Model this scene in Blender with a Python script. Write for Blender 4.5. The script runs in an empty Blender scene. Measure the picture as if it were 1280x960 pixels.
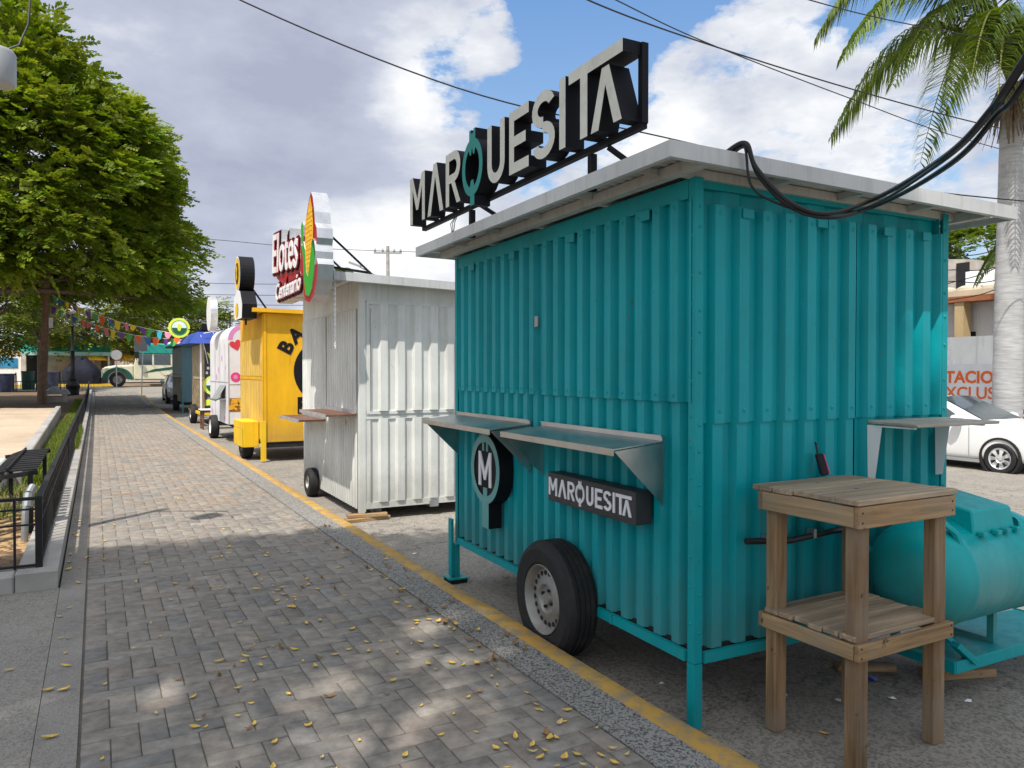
import bpy, math, random
import numpy as np
from mathutils import Vector, Matrix
R = math.radians
rnd = random.Random(7)
S = bpy.context.scene
col = S.collection

# ------------------------------------------------------------------ helpers
def sstep(t):
    t = min(1, max(0, t)); return t*t*(3-2*t)
def hgt(x, y):
    z = .6*sstep((y-28)/34)
    if x > 4: z -= .021*(min(x, 16.6)-4)*(1-sstep((y-25)/25))
    return z

class MB:
    def __init__(s): s.v = []; s.f = []; s.m = []; s.cm = 0
    def add(s, vs, fs):
        o = len(s.v); s.v += [tuple(p) for p in vs]
        for f in fs: s.f.append(tuple(i+o for i in f)); s.m.append(s.cm)
        return s
    def quad(s, a, b, c, d): return s.add([a, b, c, d], [(0, 1, 2, 3)])
    def hexa(s, p):   # bottom 4 ccw, top 4 ccw
        return s.add(p, [(3, 2, 1, 0), (4, 5, 6, 7), (0, 1, 5, 4), (1, 2, 6, 5), (2, 3, 7, 6), (3, 0, 4, 7)])
    def box(s, x0, x1, y0, y1, z0, z1):
        return s.hexa([(x0, y0, z0), (x1, y0, z0), (x1, y1, z0), (x0, y1, z0), (x0, y0, z1), (x1, y0, z1), (x1, y1, z1), (x0, y1, z1)])
    def bar(s, p, q, w, t, up=(0, 0, 1)):   # rectangular bar p->q, width w, thickness t (along up)
        p = Vector(p); q = Vector(q); d = (q-p).normalized(); u = Vector(up)
        if abs(d.dot(u)) > .98: u = Vector((1, 0, 0))
        a = d.cross(u).normalized(); b = a.cross(d).normalized()
        a = a*w/2; b = b*t/2
        return s.hexa([p-a-b, p+a-b, q+a-b, q-a-b, p-a+b, p+a+b, q+a+b, q-a+b])
    def tube(s, pts, r, n=8, caps=True):
        pts = [Vector(p) for p in pts]; o = len(s.v); N = len(pts)
        rs = r if isinstance(r, (list, tuple)) else [r]*N
        pu = None
        for i, p in enumerate(pts):
            d = (pts[min(i+1, N-1)]-pts[max(i-1, 0)]).normalized()
            if pu is None:
                pu = Vector((0, 0, 1)) if abs(d.z) < .9 else Vector((1, 0, 0))
            a = d.cross(pu).normalized(); b = a.cross(d).normalized(); pu = b
            for k in range(n):
                t = 2*math.pi*k/n
                s.v.append(tuple(p+(a*math.cos(t)+b*math.sin(t))*rs[i]))
        for i in range(N-1):
            for k in range(n):
                k2 = (k+1) % n
                s.f.append((o+i*n+k, o+i*n+k2, o+(i+1)*n+k2, o+(i+1)*n+k)); s.m.append(s.cm)
        if caps:
            s.f.append(tuple(o+k for k in range(n))[::-1]); s.m.append(s.cm)
            s.f.append(tuple(o+(N-1)*n+k for k in range(n))); s.m.append(s.cm)
        return s
    def lathe(s, c, axis, prof, n=24, close=False):  # prof: (radius, offset along axis)
        c = Vector(c); d = Vector(axis).normalized()
        a = d.orthogonal().normalized(); b = d.cross(a); o = len(s.v)
        for r, t in prof:
            for k in range(n):
                w = 2*math.pi*k/n
                s.v.append(tuple(c+d*t+(a*math.cos(w)+b*math.sin(w))*max(r, 1e-4)))
        for i in range(len(prof)-1):
            for k in range(n):
                k2 = (k+1) % n
                s.f.append((o+i*n+k, o+i*n+k2, o+(i+1)*n+k2, o+(i+1)*n+k)); s.m.append(s.cm)
        return s
    def dome(s, c, axis, r, h, n=6):
        return s.lathe(c, axis, [(r, 0), (r*.75, h*.7), (0.0005, h)], n)
    def build(s, name, mats, parent=None, smooth=False, bevel=0, loc=None, ang=35, recalc=True):
        me = bpy.data.meshes.new(name)
        me.from_pydata(s.v, [], s.f)
        if not isinstance(mats, (list, tuple)): mats = [mats]
        for m in mats: me.materials.append(m)
        if len(mats) > 1: me.polygons.foreach_set('material_index', s.m)
        if recalc:
            import bmesh
            bm = bmesh.new(); bm.from_mesh(me)
            bmesh.ops.recalc_face_normals(bm, faces=bm.faces); bm.to_mesh(me); bm.free()
        if smooth:
            me.polygons.foreach_set('use_smooth', [True]*len(me.polygons))
            me.set_sharp_from_angle(angle=R(ang))
        me.update()
        o = bpy.data.objects.new(name, me); col.objects.link(o)
        if parent: o.parent = parent
        if loc: o.location = loc
        if bevel:
            b = o.modifiers.new('bevel', 'BEVEL'); b.width = bevel; b.segments = 1; b.limit_method = 'ANGLE'
        return o

def tag(o, label, cat, group=None):
    o['label'] = label; o['category'] = cat
    if group: o['group'] = group
    return o
def thing(name, label, cat, loc=(0, 0, 0), rz=0, group=None):
    o = bpy.data.objects.new(name, None); col.objects.link(o)
    o.empty_display_size = .2
    o.location = loc; o.rotation_euler = (0, 0, rz)
    return tag(o, label, cat, group)
def struct(o): o['kind'] = 'structure'; return o
def stuff(o): o['kind'] = 'stuff'; return o
def copy_thing(root, loc, rz, label, group=None):
    r = root.copy(); col.objects.link(r); r.location = loc; r.rotation_euler = (0, 0, rz); r['label'] = label
    if group: r['group'] = group
    for c in list(root.children):
        k = c.copy(); col.objects.link(k); k.parent = r
        for g in list(c.children):
            q = g.copy(); col.objects.link(q); q.parent = k
    return r

# ------------------------------------------------------------------ materials
def newmat(name):
    m = bpy.data.materials.new(name); m.use_nodes = True
    nt = m.node_tree; nt.nodes.clear()
    out = nt.nodes.new('ShaderNodeOutputMaterial')
    b = nt.nodes.new('ShaderNodeBsdfPrincipled'); nt.links.new(b.outputs[0], out.inputs[0])
    return m, nt, b
def N(nt, t, **k):
    n = nt.nodes.new(t)
    for a, v in k.items():
        if a.startswith('i_'):
            n.inputs[a[2:].replace('_', ' ')].default_value = v
        else: setattr(n, a, v)
    return n
def ramp(nt, fac, stops):
    r = nt.nodes.new('ShaderNodeValToRGB'); nt.links.new(fac, r.inputs[0])
    e = r.color_ramp.elements
    while len(e) < len(stops): e.new(.5)
    for k, (p, c) in zip(e, stops):
        k.position = p; k.color = (*c, 1) if len(c) == 3 else c
    return r.outputs[0]
def mixc(nt, f, a, b, mode='MIX'):
    m = nt.nodes.new('ShaderNodeMix'); m.data_type = 'RGBA'; m.blend_type = mode
    for s, v in ((m.inputs[0], f), (m.inputs[6], a), (m.inputs[7], b)):
        if isinstance(v, (int, float)): s.default_value = v
        elif isinstance(v, (tuple, list)): s.default_value = (*v, 1) if len(v) == 3 else v
        else: nt.links.new(v, s)
    return m.outputs[2]
def noise(nt, scale, detail=4, rough=.55, vec=None, stretch=None, dist=0):
    n = N(nt, 'ShaderNodeTexNoise'); n.inputs['Scale'].default_value = scale
    n.inputs['Detail'].default_value = detail; n.inputs['Roughness'].default_value = rough; n.inputs['Distortion'].default_value = dist
    if vec is None:
        tc = N(nt, 'ShaderNodeTexCoord'); vec = tc.outputs['Object']
    if stretch:
        mp = N(nt, 'ShaderNodeMapping'); mp.inputs['Scale'].default_value = stretch
        nt.links.new(vec, mp.inputs[0]); vec = mp.outputs[0]
    nt.links.new(vec, n.inputs['Vector'])
    return n.outputs[0]
def bump(nt, b, h, strength=.3, dist=.01):
    bp = N(nt, 'ShaderNodeBump'); bp.inputs['Strength'].default_value = strength; bp.inputs['Distance'].default_value = dist
    nt.links.new(h, bp.inputs['Height']); nt.links.new(bp.outputs[0], b.inputs['Normal'])
def mul(c, k): return tuple(min(1, max(0, x*k)) for x in c)
def M_(name, c, rough=.5, metal=0, var=.15, vscale=3, dirt=None, dirtamt=.5, dscale=1.2, streak=False, bmp=0, bscale=60, bdist=.003, spec=.5, coat=0):
    m, nt, b = newmat(name)
    b.inputs['Roughness'].default_value = rough; b.inputs['Metallic'].default_value = metal
    b.inputs['Specular IOR Level'].default_value = spec
    if coat: b.inputs['Coat Weight'].default_value = coat
    n1 = noise(nt, vscale, 5)
    c1 = ramp(nt, n1, [(.3, mul(c, 1-var)), (.7, mul(c, 1+var))])
    if dirt:
        n2 = noise(nt, dscale, 8, .7, stretch=(6, 6, .6) if streak else None)
        f = ramp(nt, n2, [(.52, (0, 0, 0)), (.75, (dirtamt,)*3)])
        c1 = mixc(nt, f, c1, dirt)
        r2 = ramp(nt, n2, [(.4, (rough,)*3), (.7, (min(1, rough+.25),)*3)]); nt.links.new(r2, b.inputs['Roughness'])
    nt.links.new(c1, b.inputs['Base Color'])
    if bmp: bump(nt, b, noise(nt, bscale, 5, .6), bmp, bdist)
    return m
def flat(name, c, rough=.5, metal=0, **k): return M_(name, c, rough, metal, var=.06, **k)

def srgb(r, g, b):
    f = lambda x: (x/255/12.92) if x <= 10 else ((x/255+.055)/1.055)**2.4
    return (f(r), f(g), f(b))

TEAL = (.0, .315, .35)
def paint_mat(name, c, rough=.38, dirtc=(.1, .09, .07), amt=.35, chips=True, bstr=.25, low=None):
    m, nt, b = newmat(name); b.inputs['Specular IOR Level'].default_value = .28
    n1 = noise(nt, 1.7, 5, .6)
    c1 = ramp(nt, n1, [(.3, mul(c, .86)), (.7, mul(c, 1.1))])
    n2 = noise(nt, 2.2, 9, .72, stretch=(7, 7, .5))
    f = ramp(nt, n2, [(.5, (0,)*3), (.8, (amt,)*3)])
    c1 = mixc(nt, f, c1, dirtc)
    if chips:
        n3 = noise(nt, 38, 3, .5)
        f3 = ramp(nt, n3, [(.73, (0,)*3), (.76, (.75,)*3)])
        c1 = mixc(nt, f3, c1, mixc(nt, noise(nt, 9), (.12, .07, .04), mul(c, .5)))
    if low:
        tc = N(nt, 'ShaderNodeTexCoord'); sx = N(nt, 'ShaderNodeSeparateXYZ'); nt.links.new(tc.outputs['Object'], sx.inputs[0])
        z = N(nt, 'ShaderNodeMath', operation='MULTIPLY_ADD'); nt.links.new(noise(nt, 9, 6, .7), z.inputs[0]); z.inputs[1].default_value = -.5; nt.links.new(sx.outputs[2], z.inputs[2])
        c1 = mixc(nt, ramp(nt, z.outputs[0], [(low-.28, (.35,)*3), (low+.18, (0,)*3)]), c1, (.13, .12, .095))
        n5 = noise(nt, .9, 4, .6)
        c1 = mixc(nt, ramp(nt, n5, [(.48, (0,)*3), (.66, (.14,)*3)]), c1, mul(c, 1.3))
        n6 = noise(nt, 24, 5, .65, stretch=(1, 1, .22))
        c1 = mixc(nt, ramp(nt, n6, [(.68, (0,)*3), (.74, (.7,)*3)]), c1, (.16, .07, .03))
    nt.links.new(c1, b.inputs['Base Color'])
    nt.links.new(ramp(nt, n2, [(.35, (rough,)*3), (.75, (min(.9, rough+.3),)*3)]), b.inputs['Roughness'])
    bump(nt, b, noise(nt, 5, 3, .5), bstr, .012)
    return m
m_teal = paint_mat('teal_paint', TEAL, .32, amt=.25, bstr=.4, low=.36)
m_teal2 = paint_mat('teal_frame_paint', (.0, .30, .325), .38, amt=.3)
m_tank = paint_mat('teal_tank_paint', (.0, .40, .41), .3, amt=.3, bstr=.12, low=.22)
m_white = paint_mat('white_sheet_paint', (.71, .72, .68), .45, (.2, .16, .11), .4, low=.22)
m_fascia = paint_mat('grey_white_trim', (.56, .57, .56), .5, (.2, .16, .1), .5)
m_soffit = paint_mat('soffit_sheet', (.50, .50, .46), .55, (.2, .12, .06), .5)
m_yellow = paint_mat('yellow_paint', (.78, .42, .012), .4, (.35, .16, .02), .35, low=.5)
m_yellow2 = paint_mat('bright_yellow_paint', (.82, .52, .02), .45, (.2, .1, .02), .4)
m_pinkwhite = paint_mat('white_trailer_paint', (.74, .73, .74), .4, (.5, .38, .44), .25)
m_bluegrey = paint_mat('blue_grey_paint', (.10, .19, .22), .45, (.06, .07, .07), .5)
m_black = flat('black_gloss', (.008, .008, .011), .6, spec=.2)
m_blackm = M_('black_iron', (.014, .014, .015), .55, 0, .3, 12, (.09, .07, .06), .4, 3, bmp=.2, spec=.3)
m_dark = flat('dark_void', (.015, .014, .014), .9)
m_steel = M_('stainless_steel', (.55, .55, .53), .28, 1, .12, 6, (.3, .27, .22), .4, 3)
m_alu = M_('bright_aluminium', (.66, .66, .66), .42, .8, .12, 8)
m_zinc = M_('grey_galvanised', (.35, .36, .37), .45, .7, .2, 9)
m_rub = M_('tyre_rubber', (.012, .012, .013), .7, 0, .25, 20, (.10, .09, .075), .35, 6, bmp=.2, bscale=90)
m_rim = M_('steel_rim', (.30, .29, .27), .45, .5, .15, 10, (.2, .12, .06), .6, 8)
m_signface = M_('acrylic_letter_face', (.66, .65, .57), .4, 0, .08, 12, (.45, .42, .34), .5, 8)
m_letter = flat('white_acrylic', (.78, .78, .80), .4)
m_signteal = flat('teal_acrylic', (.01, .26, .235), .4)
m_signteal2 = flat('pale_teal_acrylic', (.10, .32, .31), .4)
m_panel = M_('dark_sign_panel', (.035, .034, .036), .5, 0, .15, 5)
m_red = flat('sign_red', (.38, .012, .02), .45)
m_sgreen = flat('sign_green', (.03, .36, .02), .45)
m_dgreen = flat('sign_dark_green', (.01, .12, .03), .45)
m_corn = M_('corn_yellow', (.80, .38, .01), .5, 0, .3, 40)
m_lime = flat('lime_yellow', (.75, .85, .08), .5)
m_wwhite = flat('sign_white', (.82, .82, .82), .45)
m_pink = flat('pink_print', (.75, .05, .22), .5)
m_lpink = flat('light_pink_print', (.68, .25, .5), .5)
m_orange = flat('orange_print', (.80, .14, .015), .55)
m_blue = M_('blue_paint', (.01, .05, .32), .45, 0, .2, 4)
m_navy = flat('navy_print', (.02, .05, .2), .5)
m_brown = M_('brown_shelf', (.14, .06, .035), .5, 0, .35, 9, (.3, .25, .2), .6, 4)
m_cream = M_('cream_bus_paint', (.72, .68, .50), .4, 0, .08, 3, (.3, .25, .15), .3, 2)
m_busgreen = M_('green_bus_paint', (.02, .30, .25), .4, 0, .12, 3)
m_buspine = flat('pine_green_paint', (.01, .09, .06), .4)
m_carwhite = M_('white_car_paint', (.80, .80, .79), .25, 0, .02, 2, coat=.6)
m_carsilver = M_('silver_car_paint', (.40, .43, .44), .3, .3, .04, 2, coat=.4)
m_glass = flat('tinted_glass', (.05, .07, .08), .06, spec=.9)
m_lamp = flat('lamp_glass', (.7, .72, .72), .12)
m_trunk = M_('grey_bark', (.16, .12, .09), .9, 0, .35, 9, bmp=.8, bscale=18, bdist=.02)
m_pole = M_('weathered_pole_wood', (.22, .14, .09), .9, 0, .3, 5, bmp=.6, bscale=14, bdist=.01)
m_conc = M_('plain_concrete', (.36, .34, .31), .9, 0, .2, 3, (.17, .15, .13), .6, 1.3, bmp=.5, bscale=50, bdist=.004)
m_whitewall = M_('whitewashed_wall', (.86, .86, .83), .9, 0, .08, 1.2, (.3, .28, .25), .5, .7, streak=True, bmp=.4, bscale=20, bdist=.008)
m_greywall = M_('grey_plaster_wall', (.64, .62, .59), .9, 0, .15, .9, (.22, .2, .18), .6, .6, streak=True, bmp=.5, bscale=12, bdist=.01)
m_banner = flat('grey_banner', (.76, .76, .77), .6)
m_tan = M_('tan_plaster', (.52, .38, .2), .9, 0, .15, 2, (.25, .18, .1), .5, 1)
m_rust = M_('rust_orange_beam', (.34, .12, .05), .85, 0, .3, 3)
m_stone = M_('pale_stone', (.46, .41, .36), .95, 0, .25, 2, (.2, .17, .14), .5, 1.2, bmp=.6, bscale=8, bdist=.02)
m_turq = M_('turquoise_awning', (.02, .42, .34), .7, 0, .12, 1.5)
m_tarp = M_('navy_tarp', (.003, .005, .02), .8, 0, .3, 3, bmp=.6, bscale=4, bdist=.05)
m_cable = flat('black_cable', (.012, .012, .013), .55)
m_hose = flat('black_hose', (.02, .02, .022), .4)
m_darkplate = flat('dark_plate', (.09, .10, .11), .6)
m_greybox = M_('grey_metal_box', (.34, .35, .35), .5, .2, .1, 4)

def wood_mat(name, c, axis='x'):
    m, nt, b = newmat(name)
    st = {'x': (1.2, 22, 22), 'y': (22, 1.2, 22), 'z': (22, 22, 1.2)}[axis]
    n = noise(nt, 1.6, 9, .68, stretch=st, dist=.6)
    c1 = ramp(nt, n, [(.25, mul(c, .38)), (.5, mul(c, .95)), (.75, mul(c, 1.5))])
    n4 = noise(nt, 1, 1, .5, stretch={'x': (.4, 11, .4), 'y': (11, .4, .4), 'z': (7, 7, .3)}[axis])
    c1 = mixc(nt, 1, c1, ramp(nt, n4, [(.35, (.62,)*3), (.65, (1.35,)*3)]), 'MULTIPLY')
    n2 = noise(nt, 3, 4)
    c1 = mixc(nt, ramp(nt, n2, [(.45, (0,)*3), (.7, (.55,)*3)]), c1, (.26, .22, .17))
    n3 = noise(nt, 14, 2)
    c1 = mixc(nt, ramp(nt, n3, [(.70, (0,)*3), (.75, (.8,)*3)]), c1, (.03, .02, .012))
    nt.links.new(c1, b.inputs['Base Color']); b.inputs['Roughness'].default_value = .8
    bump(nt, b, n, .5, .004)
    return m
m_wx = wood_mat('weathered_pine_x', (.30, .185, .085), 'x')
m_wy = wood_mat('weathered_pine_y', (.30, .20, .10), 'y')
m_wz = wood_mat('weathered_pine_z', (.24, .145, .07), 'z')

def ground_mat(name, c, var=.25, big=.35, speck=None, bmp=.5, bscale=80, stain=(.06, .055, .05), stainamt=.5, cracks=False):
    m, nt, b = newmat(name)
    n0 = noise(nt, big, 6, .6); n1 = noise(nt, 6, 6, .65); n2 = noise(nt, 140, 3, .6)
    c1 = ramp(nt, n0, [(.3, mul(c, 1-var)), (.7, mul(c, 1+var))])
    c1 = mixc(nt, ramp(nt, n1, [(.5, (0,)*3), (.78, (stainamt,)*3)]), c1, stain)
    c1 = mixc(nt, .8, c1, ramp(nt, n2, [(.3, (.55,)*3), (.7, (1.35,)*3)]), 'MULTIPLY')
    if cracks:
        v = N(nt, 'ShaderNodeTexVoronoi', feature='DISTANCE_TO_EDGE'); v.inputs['Scale'].default_value = .55
        tc = N(nt, 'ShaderNodeTexCoord')
        va = N(nt, 'ShaderNodeVectorMath', operation='ADD')
        nn = N(nt, 'ShaderNodeTexNoise'); nn.inputs['Scale'].default_value = 2; nn.inputs['Detail'].default_value = 4
        nt.links.new(tc.outputs['Object'], nn.inputs['Vector'])
        nt.links.new(tc.outputs['Object'], va.inputs[0]); nt.links.new(nn.outputs[1], va.inputs[1])
        nt.links.new(va.outputs[0], v.inputs['Vector'])
        c1 = mixc(nt, ramp(nt, v.outputs[0], [(0, (.8,)*3), (.012, (0,)*3)]), c1, (.05, .045, .04))
    if speck:
        v = N(nt, 'ShaderNodeTexVoronoi'); v.inputs['Scale'].default_value = speck[0]
        tc = N(nt, 'ShaderNodeTexCoord'); nt.links.new(tc.outputs['Object'], v.inputs['Vector'])
        sp = ramp(nt, v.outputs['Color'], [(.25, speck[1]), (.45, mul(c, 1)), (.6, speck[2])])
        c1 = mixc(nt, speck[3], c1, sp)
    nt.links.new(c1, b.inputs['Base Color']); b.inputs['Roughness'].default_value = .92
    b.inputs['Specular IOR Level'].default_value = .25
    bump(nt, b, noise(nt, bscale, 6, .7), bmp, .006)
    return m
m_road = ground_mat('worn_road', (.27, .245, .21), .28, .5, (70, (.1, .09, .08), (.42, .38, .33), .35), .7, 60, (.075, .065, .055), .75, True)
m_agg = ground_mat('washed_aggregate', (.24, .23, .215), .12, 1.2, (120, (.07, .068, .065), (.33, .315, .29), .85), .9, 90)
m_aggc = ground_mat('aggregate_concrete', (.27, .245, .21), .2, .9, (110, (.14, .13, .115), (.38, .355, .315), .35), .6, 90)
m_concg = ground_mat('smooth_concrete', (.275, .25, .22), .22, .8, None, .4, 60, (.1, .09, .085), .5)
m_mortar = ground_mat('paver_joint', (.13, .11, .085), .3, 1, None, .5, 80)
m_kerb = None
def kerb_mat():
    m, nt, b = newmat('worn_yellow_kerb')
    n = noise(nt, 7, 8, .7)
    y = ramp(nt, noise(nt, 1.5, 4), [(.3, (.40, .22, .035)), (.7, (.55, .33, .07))])
    c1 = mixc(nt, ramp(nt, n, [(.46, (0,)*3), (.60, (.85,)*3)]), y, (.24, .20, .14))
    nt.links.new(c1, b.inputs['Base Color']); b.inputs['Roughness'].default_value = .85
    bump(nt, b, noise(nt, 45, 6, .7), .6, .008)
    return m
m_kerb = kerb_mat()
def attr_mat(name, rough=.9, mult=None, trans=0, spec=.2, bmp=0, bscale=70, var=.3, vs=8):
    m, nt, b = newmat(name)
    a = N(nt, 'ShaderNodeVertexColor'); a.layer_name = 'Col'
    c = a.outputs[0]
    if var:
        n = noise(nt, vs, 5, .65)
        c = mixc(nt, 1, c, ramp(nt, n, [(.3, (1-var,)*3), (.7, (1+var,)*3)]), 'MULTIPLY')
    nt.links.new(c, b.inputs['Base Color']); b.inputs['Roughness'].default_value = rough
    b.inputs['Specular IOR Level'].default_value = spec
    if bmp: bump(nt, b, noise(nt, bscale, 6, .7), bmp, .004)
    if trans:
        t = N(nt, 'ShaderNodeBsdfTranslucent'); ms = N(nt, 'ShaderNodeMixShader'); ms.inputs[0].default_value = trans
        nt.links.new(mixc(nt, 1, c, (1.3, 1.25, .5), 'MULTIPLY'), t.inputs[0])
        out = [x for x in nt.nodes if x.type == 'OUTPUT_MATERIAL'][0]
        nt.links.new(b.outputs[0], ms.inputs[1]); nt.links.new(t.outputs[0], ms.inputs[2]); nt.links.new(ms.outputs[0], out.inputs[0])
    return m
m_leafmat = attr_mat('foliage', .55, trans=.38, spec=.35, var=.2, vs=3)
m_paver = attr_mat('concrete_pavers', .9, var=.28, vs=14, bmp=.6, bscale=90)
m_grass = attr_mat('grass_blades', .6, trans=.3, var=.2)
m_soil = ground_mat('brown_soil', (.16, .105, .065), .35, .6, (40, (.05, .03, .02), (.3, .22, .14), .4), 1, 25)
m_sand = ground_mat('sandy_ground', (.50, .39, .28), .18, .5, None, .7, 25, (.28, .2, .13), .45)
m_litter = ground_mat('leaf_litter', (.24, .15, .08), .4, 2, (22, (.09, .05, .03), (.5, .34, .16), .7), 1, 30)

def col_attr(me, cols):   # per-face colour -> corner colour (all faces equal size)
    a = me.color_attributes.new('Col', 'FLOAT_COLOR', 'CORNER')
    n = len(me.loops)//len(cols)
    c = np.repeat(np.concatenate([cols, np.ones((len(cols), 1))], 1), n, axis=0)
    a.data.foreach_set('color', c.astype(np.float32).ravel())
def np_mesh(name, verts, faces, cols, mat, parent=None, smooth=False):
    me = bpy.data.meshes.new(name)
    nv, nf, k = len(verts), len(faces), faces.shape[1]
    me.vertices.add(nv); me.vertices.foreach_set('co', verts.astype(np.float32).ravel())
    me.loops.add(nf*k); me.loops.foreach_set('vertex_index', faces.astype(np.int32).ravel())
    me.polygons.add(nf); me.polygons.foreach_set('loop_start', np.arange(0, nf*k, k, dtype=np.int32))
    me.update(calc_edges=True); me.validate()
    if cols is not None: col_attr(me, cols)
    me.materials.append(mat)
    if smooth: me.polygons.foreach_set('use_smooth', [True]*nf)
    o = bpy.data.objects.new(name, me); col.objects.link(o)
    if parent: o.parent = parent
    return o

# 2D shapes and lettering: filled curve -> mesh
FACE_X = Matrix(((0, 0, -1), (-1, 0, 0), (0, 1, 0)))    # reads from -X (left runs to +Y)
FACE_Y = Matrix(((1, 0, 0), (0, 0, -1), (0, 1, 0)))     # reads from -Y
def curve_mesh(cu, name, depth, mats, parent, rot, off, tilt=0, scale=None):
    cu.extrude = depth/2; cu.fill_mode = 'BOTH'; cu.dimensions = '2D'
    t = bpy.data.objects.new('t', cu); col.objects.link(t)
    dg = bpy.context.evaluated_depsgraph_get(); dg.update()
    me = bpy.data.meshes.new_from_object(t.evaluated_get(dg)); me.name = name
    bpy.data.objects.remove(t); bpy.data.curves.remove(cu)
    me.transform(Matrix.Translation((0, 0, depth/2)))
    if not isinstance(mats, (list, tuple)): mats = [mats]
    me.materials.clear()
    for m in mats: me.materials.append(m)
    for p in me.polygons:
        p.use_smooth = False
        p.material_index = 0 if (len(mats) == 1 or p.normal.z > .7) else 1
    if scale: me.transform(Matrix.Diagonal((scale[0], scale[1], 1, 1)))
    if tilt: me.transform(Matrix.Rotation(tilt, 4, 'Z'))
    me.transform(Matrix.Translation(off) @ rot.to_4x4())
    o = bpy.data.objects.new(name, me); col.objects.link(o)
    if parent: o.parent = parent
    return o
def shape(name, loops, depth, mats, parent, rot, off, tilt=0):
    cu = bpy.data.curves.new('c', 'CURVE'); cu.dimensions = '2D'
    for L in loops:
        s = cu.splines.new('POLY'); s.points.add(len(L)-1); s.use_cyclic_u = True
        for p, q in zip(s.points, L): p.co = (q[0], q[1], 0, 1)
    return curve_mesh(cu, name, depth, mats, parent, rot, off, tilt)
def text(name, body, size, depth, mats, parent, rot, off, tilt=0, bold=0, scale=None, align='CENTER', shear=0):
    cu = bpy.data.curves.new('t', 'FONT'); cu.body = body; cu.size = size; cu.offset = bold
    cu.align_x = align; cu.align_y = 'CENTER'; cu.resolution_u = 3; cu.shear = shear
    return curve_mesh(cu, name, depth, mats, parent, rot, off, tilt, scale)
def circ(cx, cy, rx, ry=None, n=28, a0=0, a1=360):
    ry = ry or rx
    e = n if a1-a0 >= 360 else n-1
    return [(cx+rx*math.cos(R(a0+(a1-a0)*i/e)), cy+ry*math.sin(R(a0+(a1-a0)*i/e))) for i in range(n)]
def join(name, objs, parent=None):
    """merge several mesh objects (same parent) into one part, by mesh data"""
    vs, fs, mi, mats = [], [], [], []
    for o in objs:
        me = o.data; k = len(vs); vs += [tuple(v.co) for v in me.vertices]
        idx = []
        for m in me.materials:
            if m not in mats: mats.append(m)
            idx.append(mats.index(m))
        for p in me.polygons:
            fs.append(tuple(i+k for i in p.vertices)); mi.append(idx[p.material_index] if idx else 0)
    par = parent or objs[0].parent
    for o in objs: bpy.data.objects.remove(o)
    me = bpy.data.meshes.new(name); me.from_pydata(vs, [], fs)
    for m in mats: me.materials.append(m)
    me.polygons.foreach_set('material_index', mi); me.update()
    o = bpy.data.objects.new(name, me); col.objects.link(o); o.parent = par
    return o

# ------------------------------------------------------------------ camera, sun, sky
cam = bpy.data.cameras.new('camera'); co = bpy.data.objects.new('camera', cam); col.objects.link(co)
cam.sensor_width = 36; cam.lens = 36*946.7/1280; cam.clip_end = 3000; cam.clip_start = .05
co.location = (0, 0, 1.65)
yaw, pitch = .5015, -.0161
co.rotation_euler = (math.pi/2+pitch, 0, -yaw)
S.camera = co
sundir = Vector((-.43, -.37, 1)).normalized()
sl = bpy.data.lights.new('sun', 'SUN'); so = bpy.data.objects.new('sun', sl); col.objects.link(so)
sl.energy = 5; sl.angle = R(.53); sl.color = (1, .95, .87)
so.rotation_euler = sundir.to_track_quat('Z', 'Y').to_euler(); so.location = (-10, -10, 30)

def pix_dir(x, y):
    f = Vector((math.sin(yaw)*math.cos(pitch), math.cos(yaw)*math.cos(pitch), math.sin(pitch)))
    r = Vector((math.cos(yaw), -math.sin(yaw), 0)); u = r.cross(f)
    return (f+r*((x-640)/946.7)+u*((480-y)/946.7)).normalized()

W = bpy.data.worlds.new('World'); S.world = W; W.use_nodes = True
nt = W.node_tree; nt.nodes.clear()
wo = N(nt, 'ShaderNodeOutputWorld'); bg = N(nt, 'ShaderNodeBackground'); nt.links.new(bg.outputs[0], wo.inputs[0])
bg.inputs[1].default_value = .15
sky = N(nt, 'ShaderNodeTexSky', sky_type='NISHITA', sun_disc=False)
el = math.asin(sundir.z); sky.sun_elevation = el
sky.sun_rotation = math.atan2(sundir.x, sundir.y)
sky.air_density = 1.1; sky.dust_density = 1.2; sky.ozone_density = 1.5
tc = N(nt, 'ShaderNodeTexCoord'); D = tc.outputs['Generated']
sep = N(nt, 'ShaderNodeSeparateXYZ'); nt.links.new(D, sep.inputs[0])
def mth(op, a, b=None, clamp=False):
    n = N(nt, 'ShaderNodeMath', operation=op, use_clamp=clamp)
    for s, v in ((n.inputs[0], a), (n.inputs[1], b)):
        if v is None: continue
        if isinstance(v, (int, float)): s.default_value = v
        else: nt.links.new(v, s)
    return n.outputs[0]
mp = N(nt, 'ShaderNodeMapping'); mp.inputs['Scale'].default_value = (1, 1, 1.9); mp.inputs['Location'].default_value = (3.1, 1.7, .4)
nt.links.new(D, mp.inputs[0]); CV = mp.outputs[0]
def bumpd(x, y, deg, amp):
    d = pix_dir(x, y)
    n = N(nt, 'ShaderNodeVectorMath', operation='DOT_PRODUCT'); n.inputs[1].default_value = d
    nt.links.new(D, n.inputs[0])
    k = math.log(.5)/math.log(math.cos(R(deg)))
    return mth('MULTIPLY', mth('POWER', mth('MAXIMUM', n.outputs['Value'], 0), k), amp)
def total(lst):
    a = lst[0]
    for b in lst[1:]: a = mth('ADD', a, b)
    return a
def amp(n, k): return mth('MULTIPLY', mth('SUBTRACT', n, .5), k)
n_a = noise(nt, 4.2, 9, .60, CV, dist=.12); n_b = noise(nt, 11, 8, .62, CV, dist=.1); n_c = noise(nt, 32, 4, .6, CV)
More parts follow.
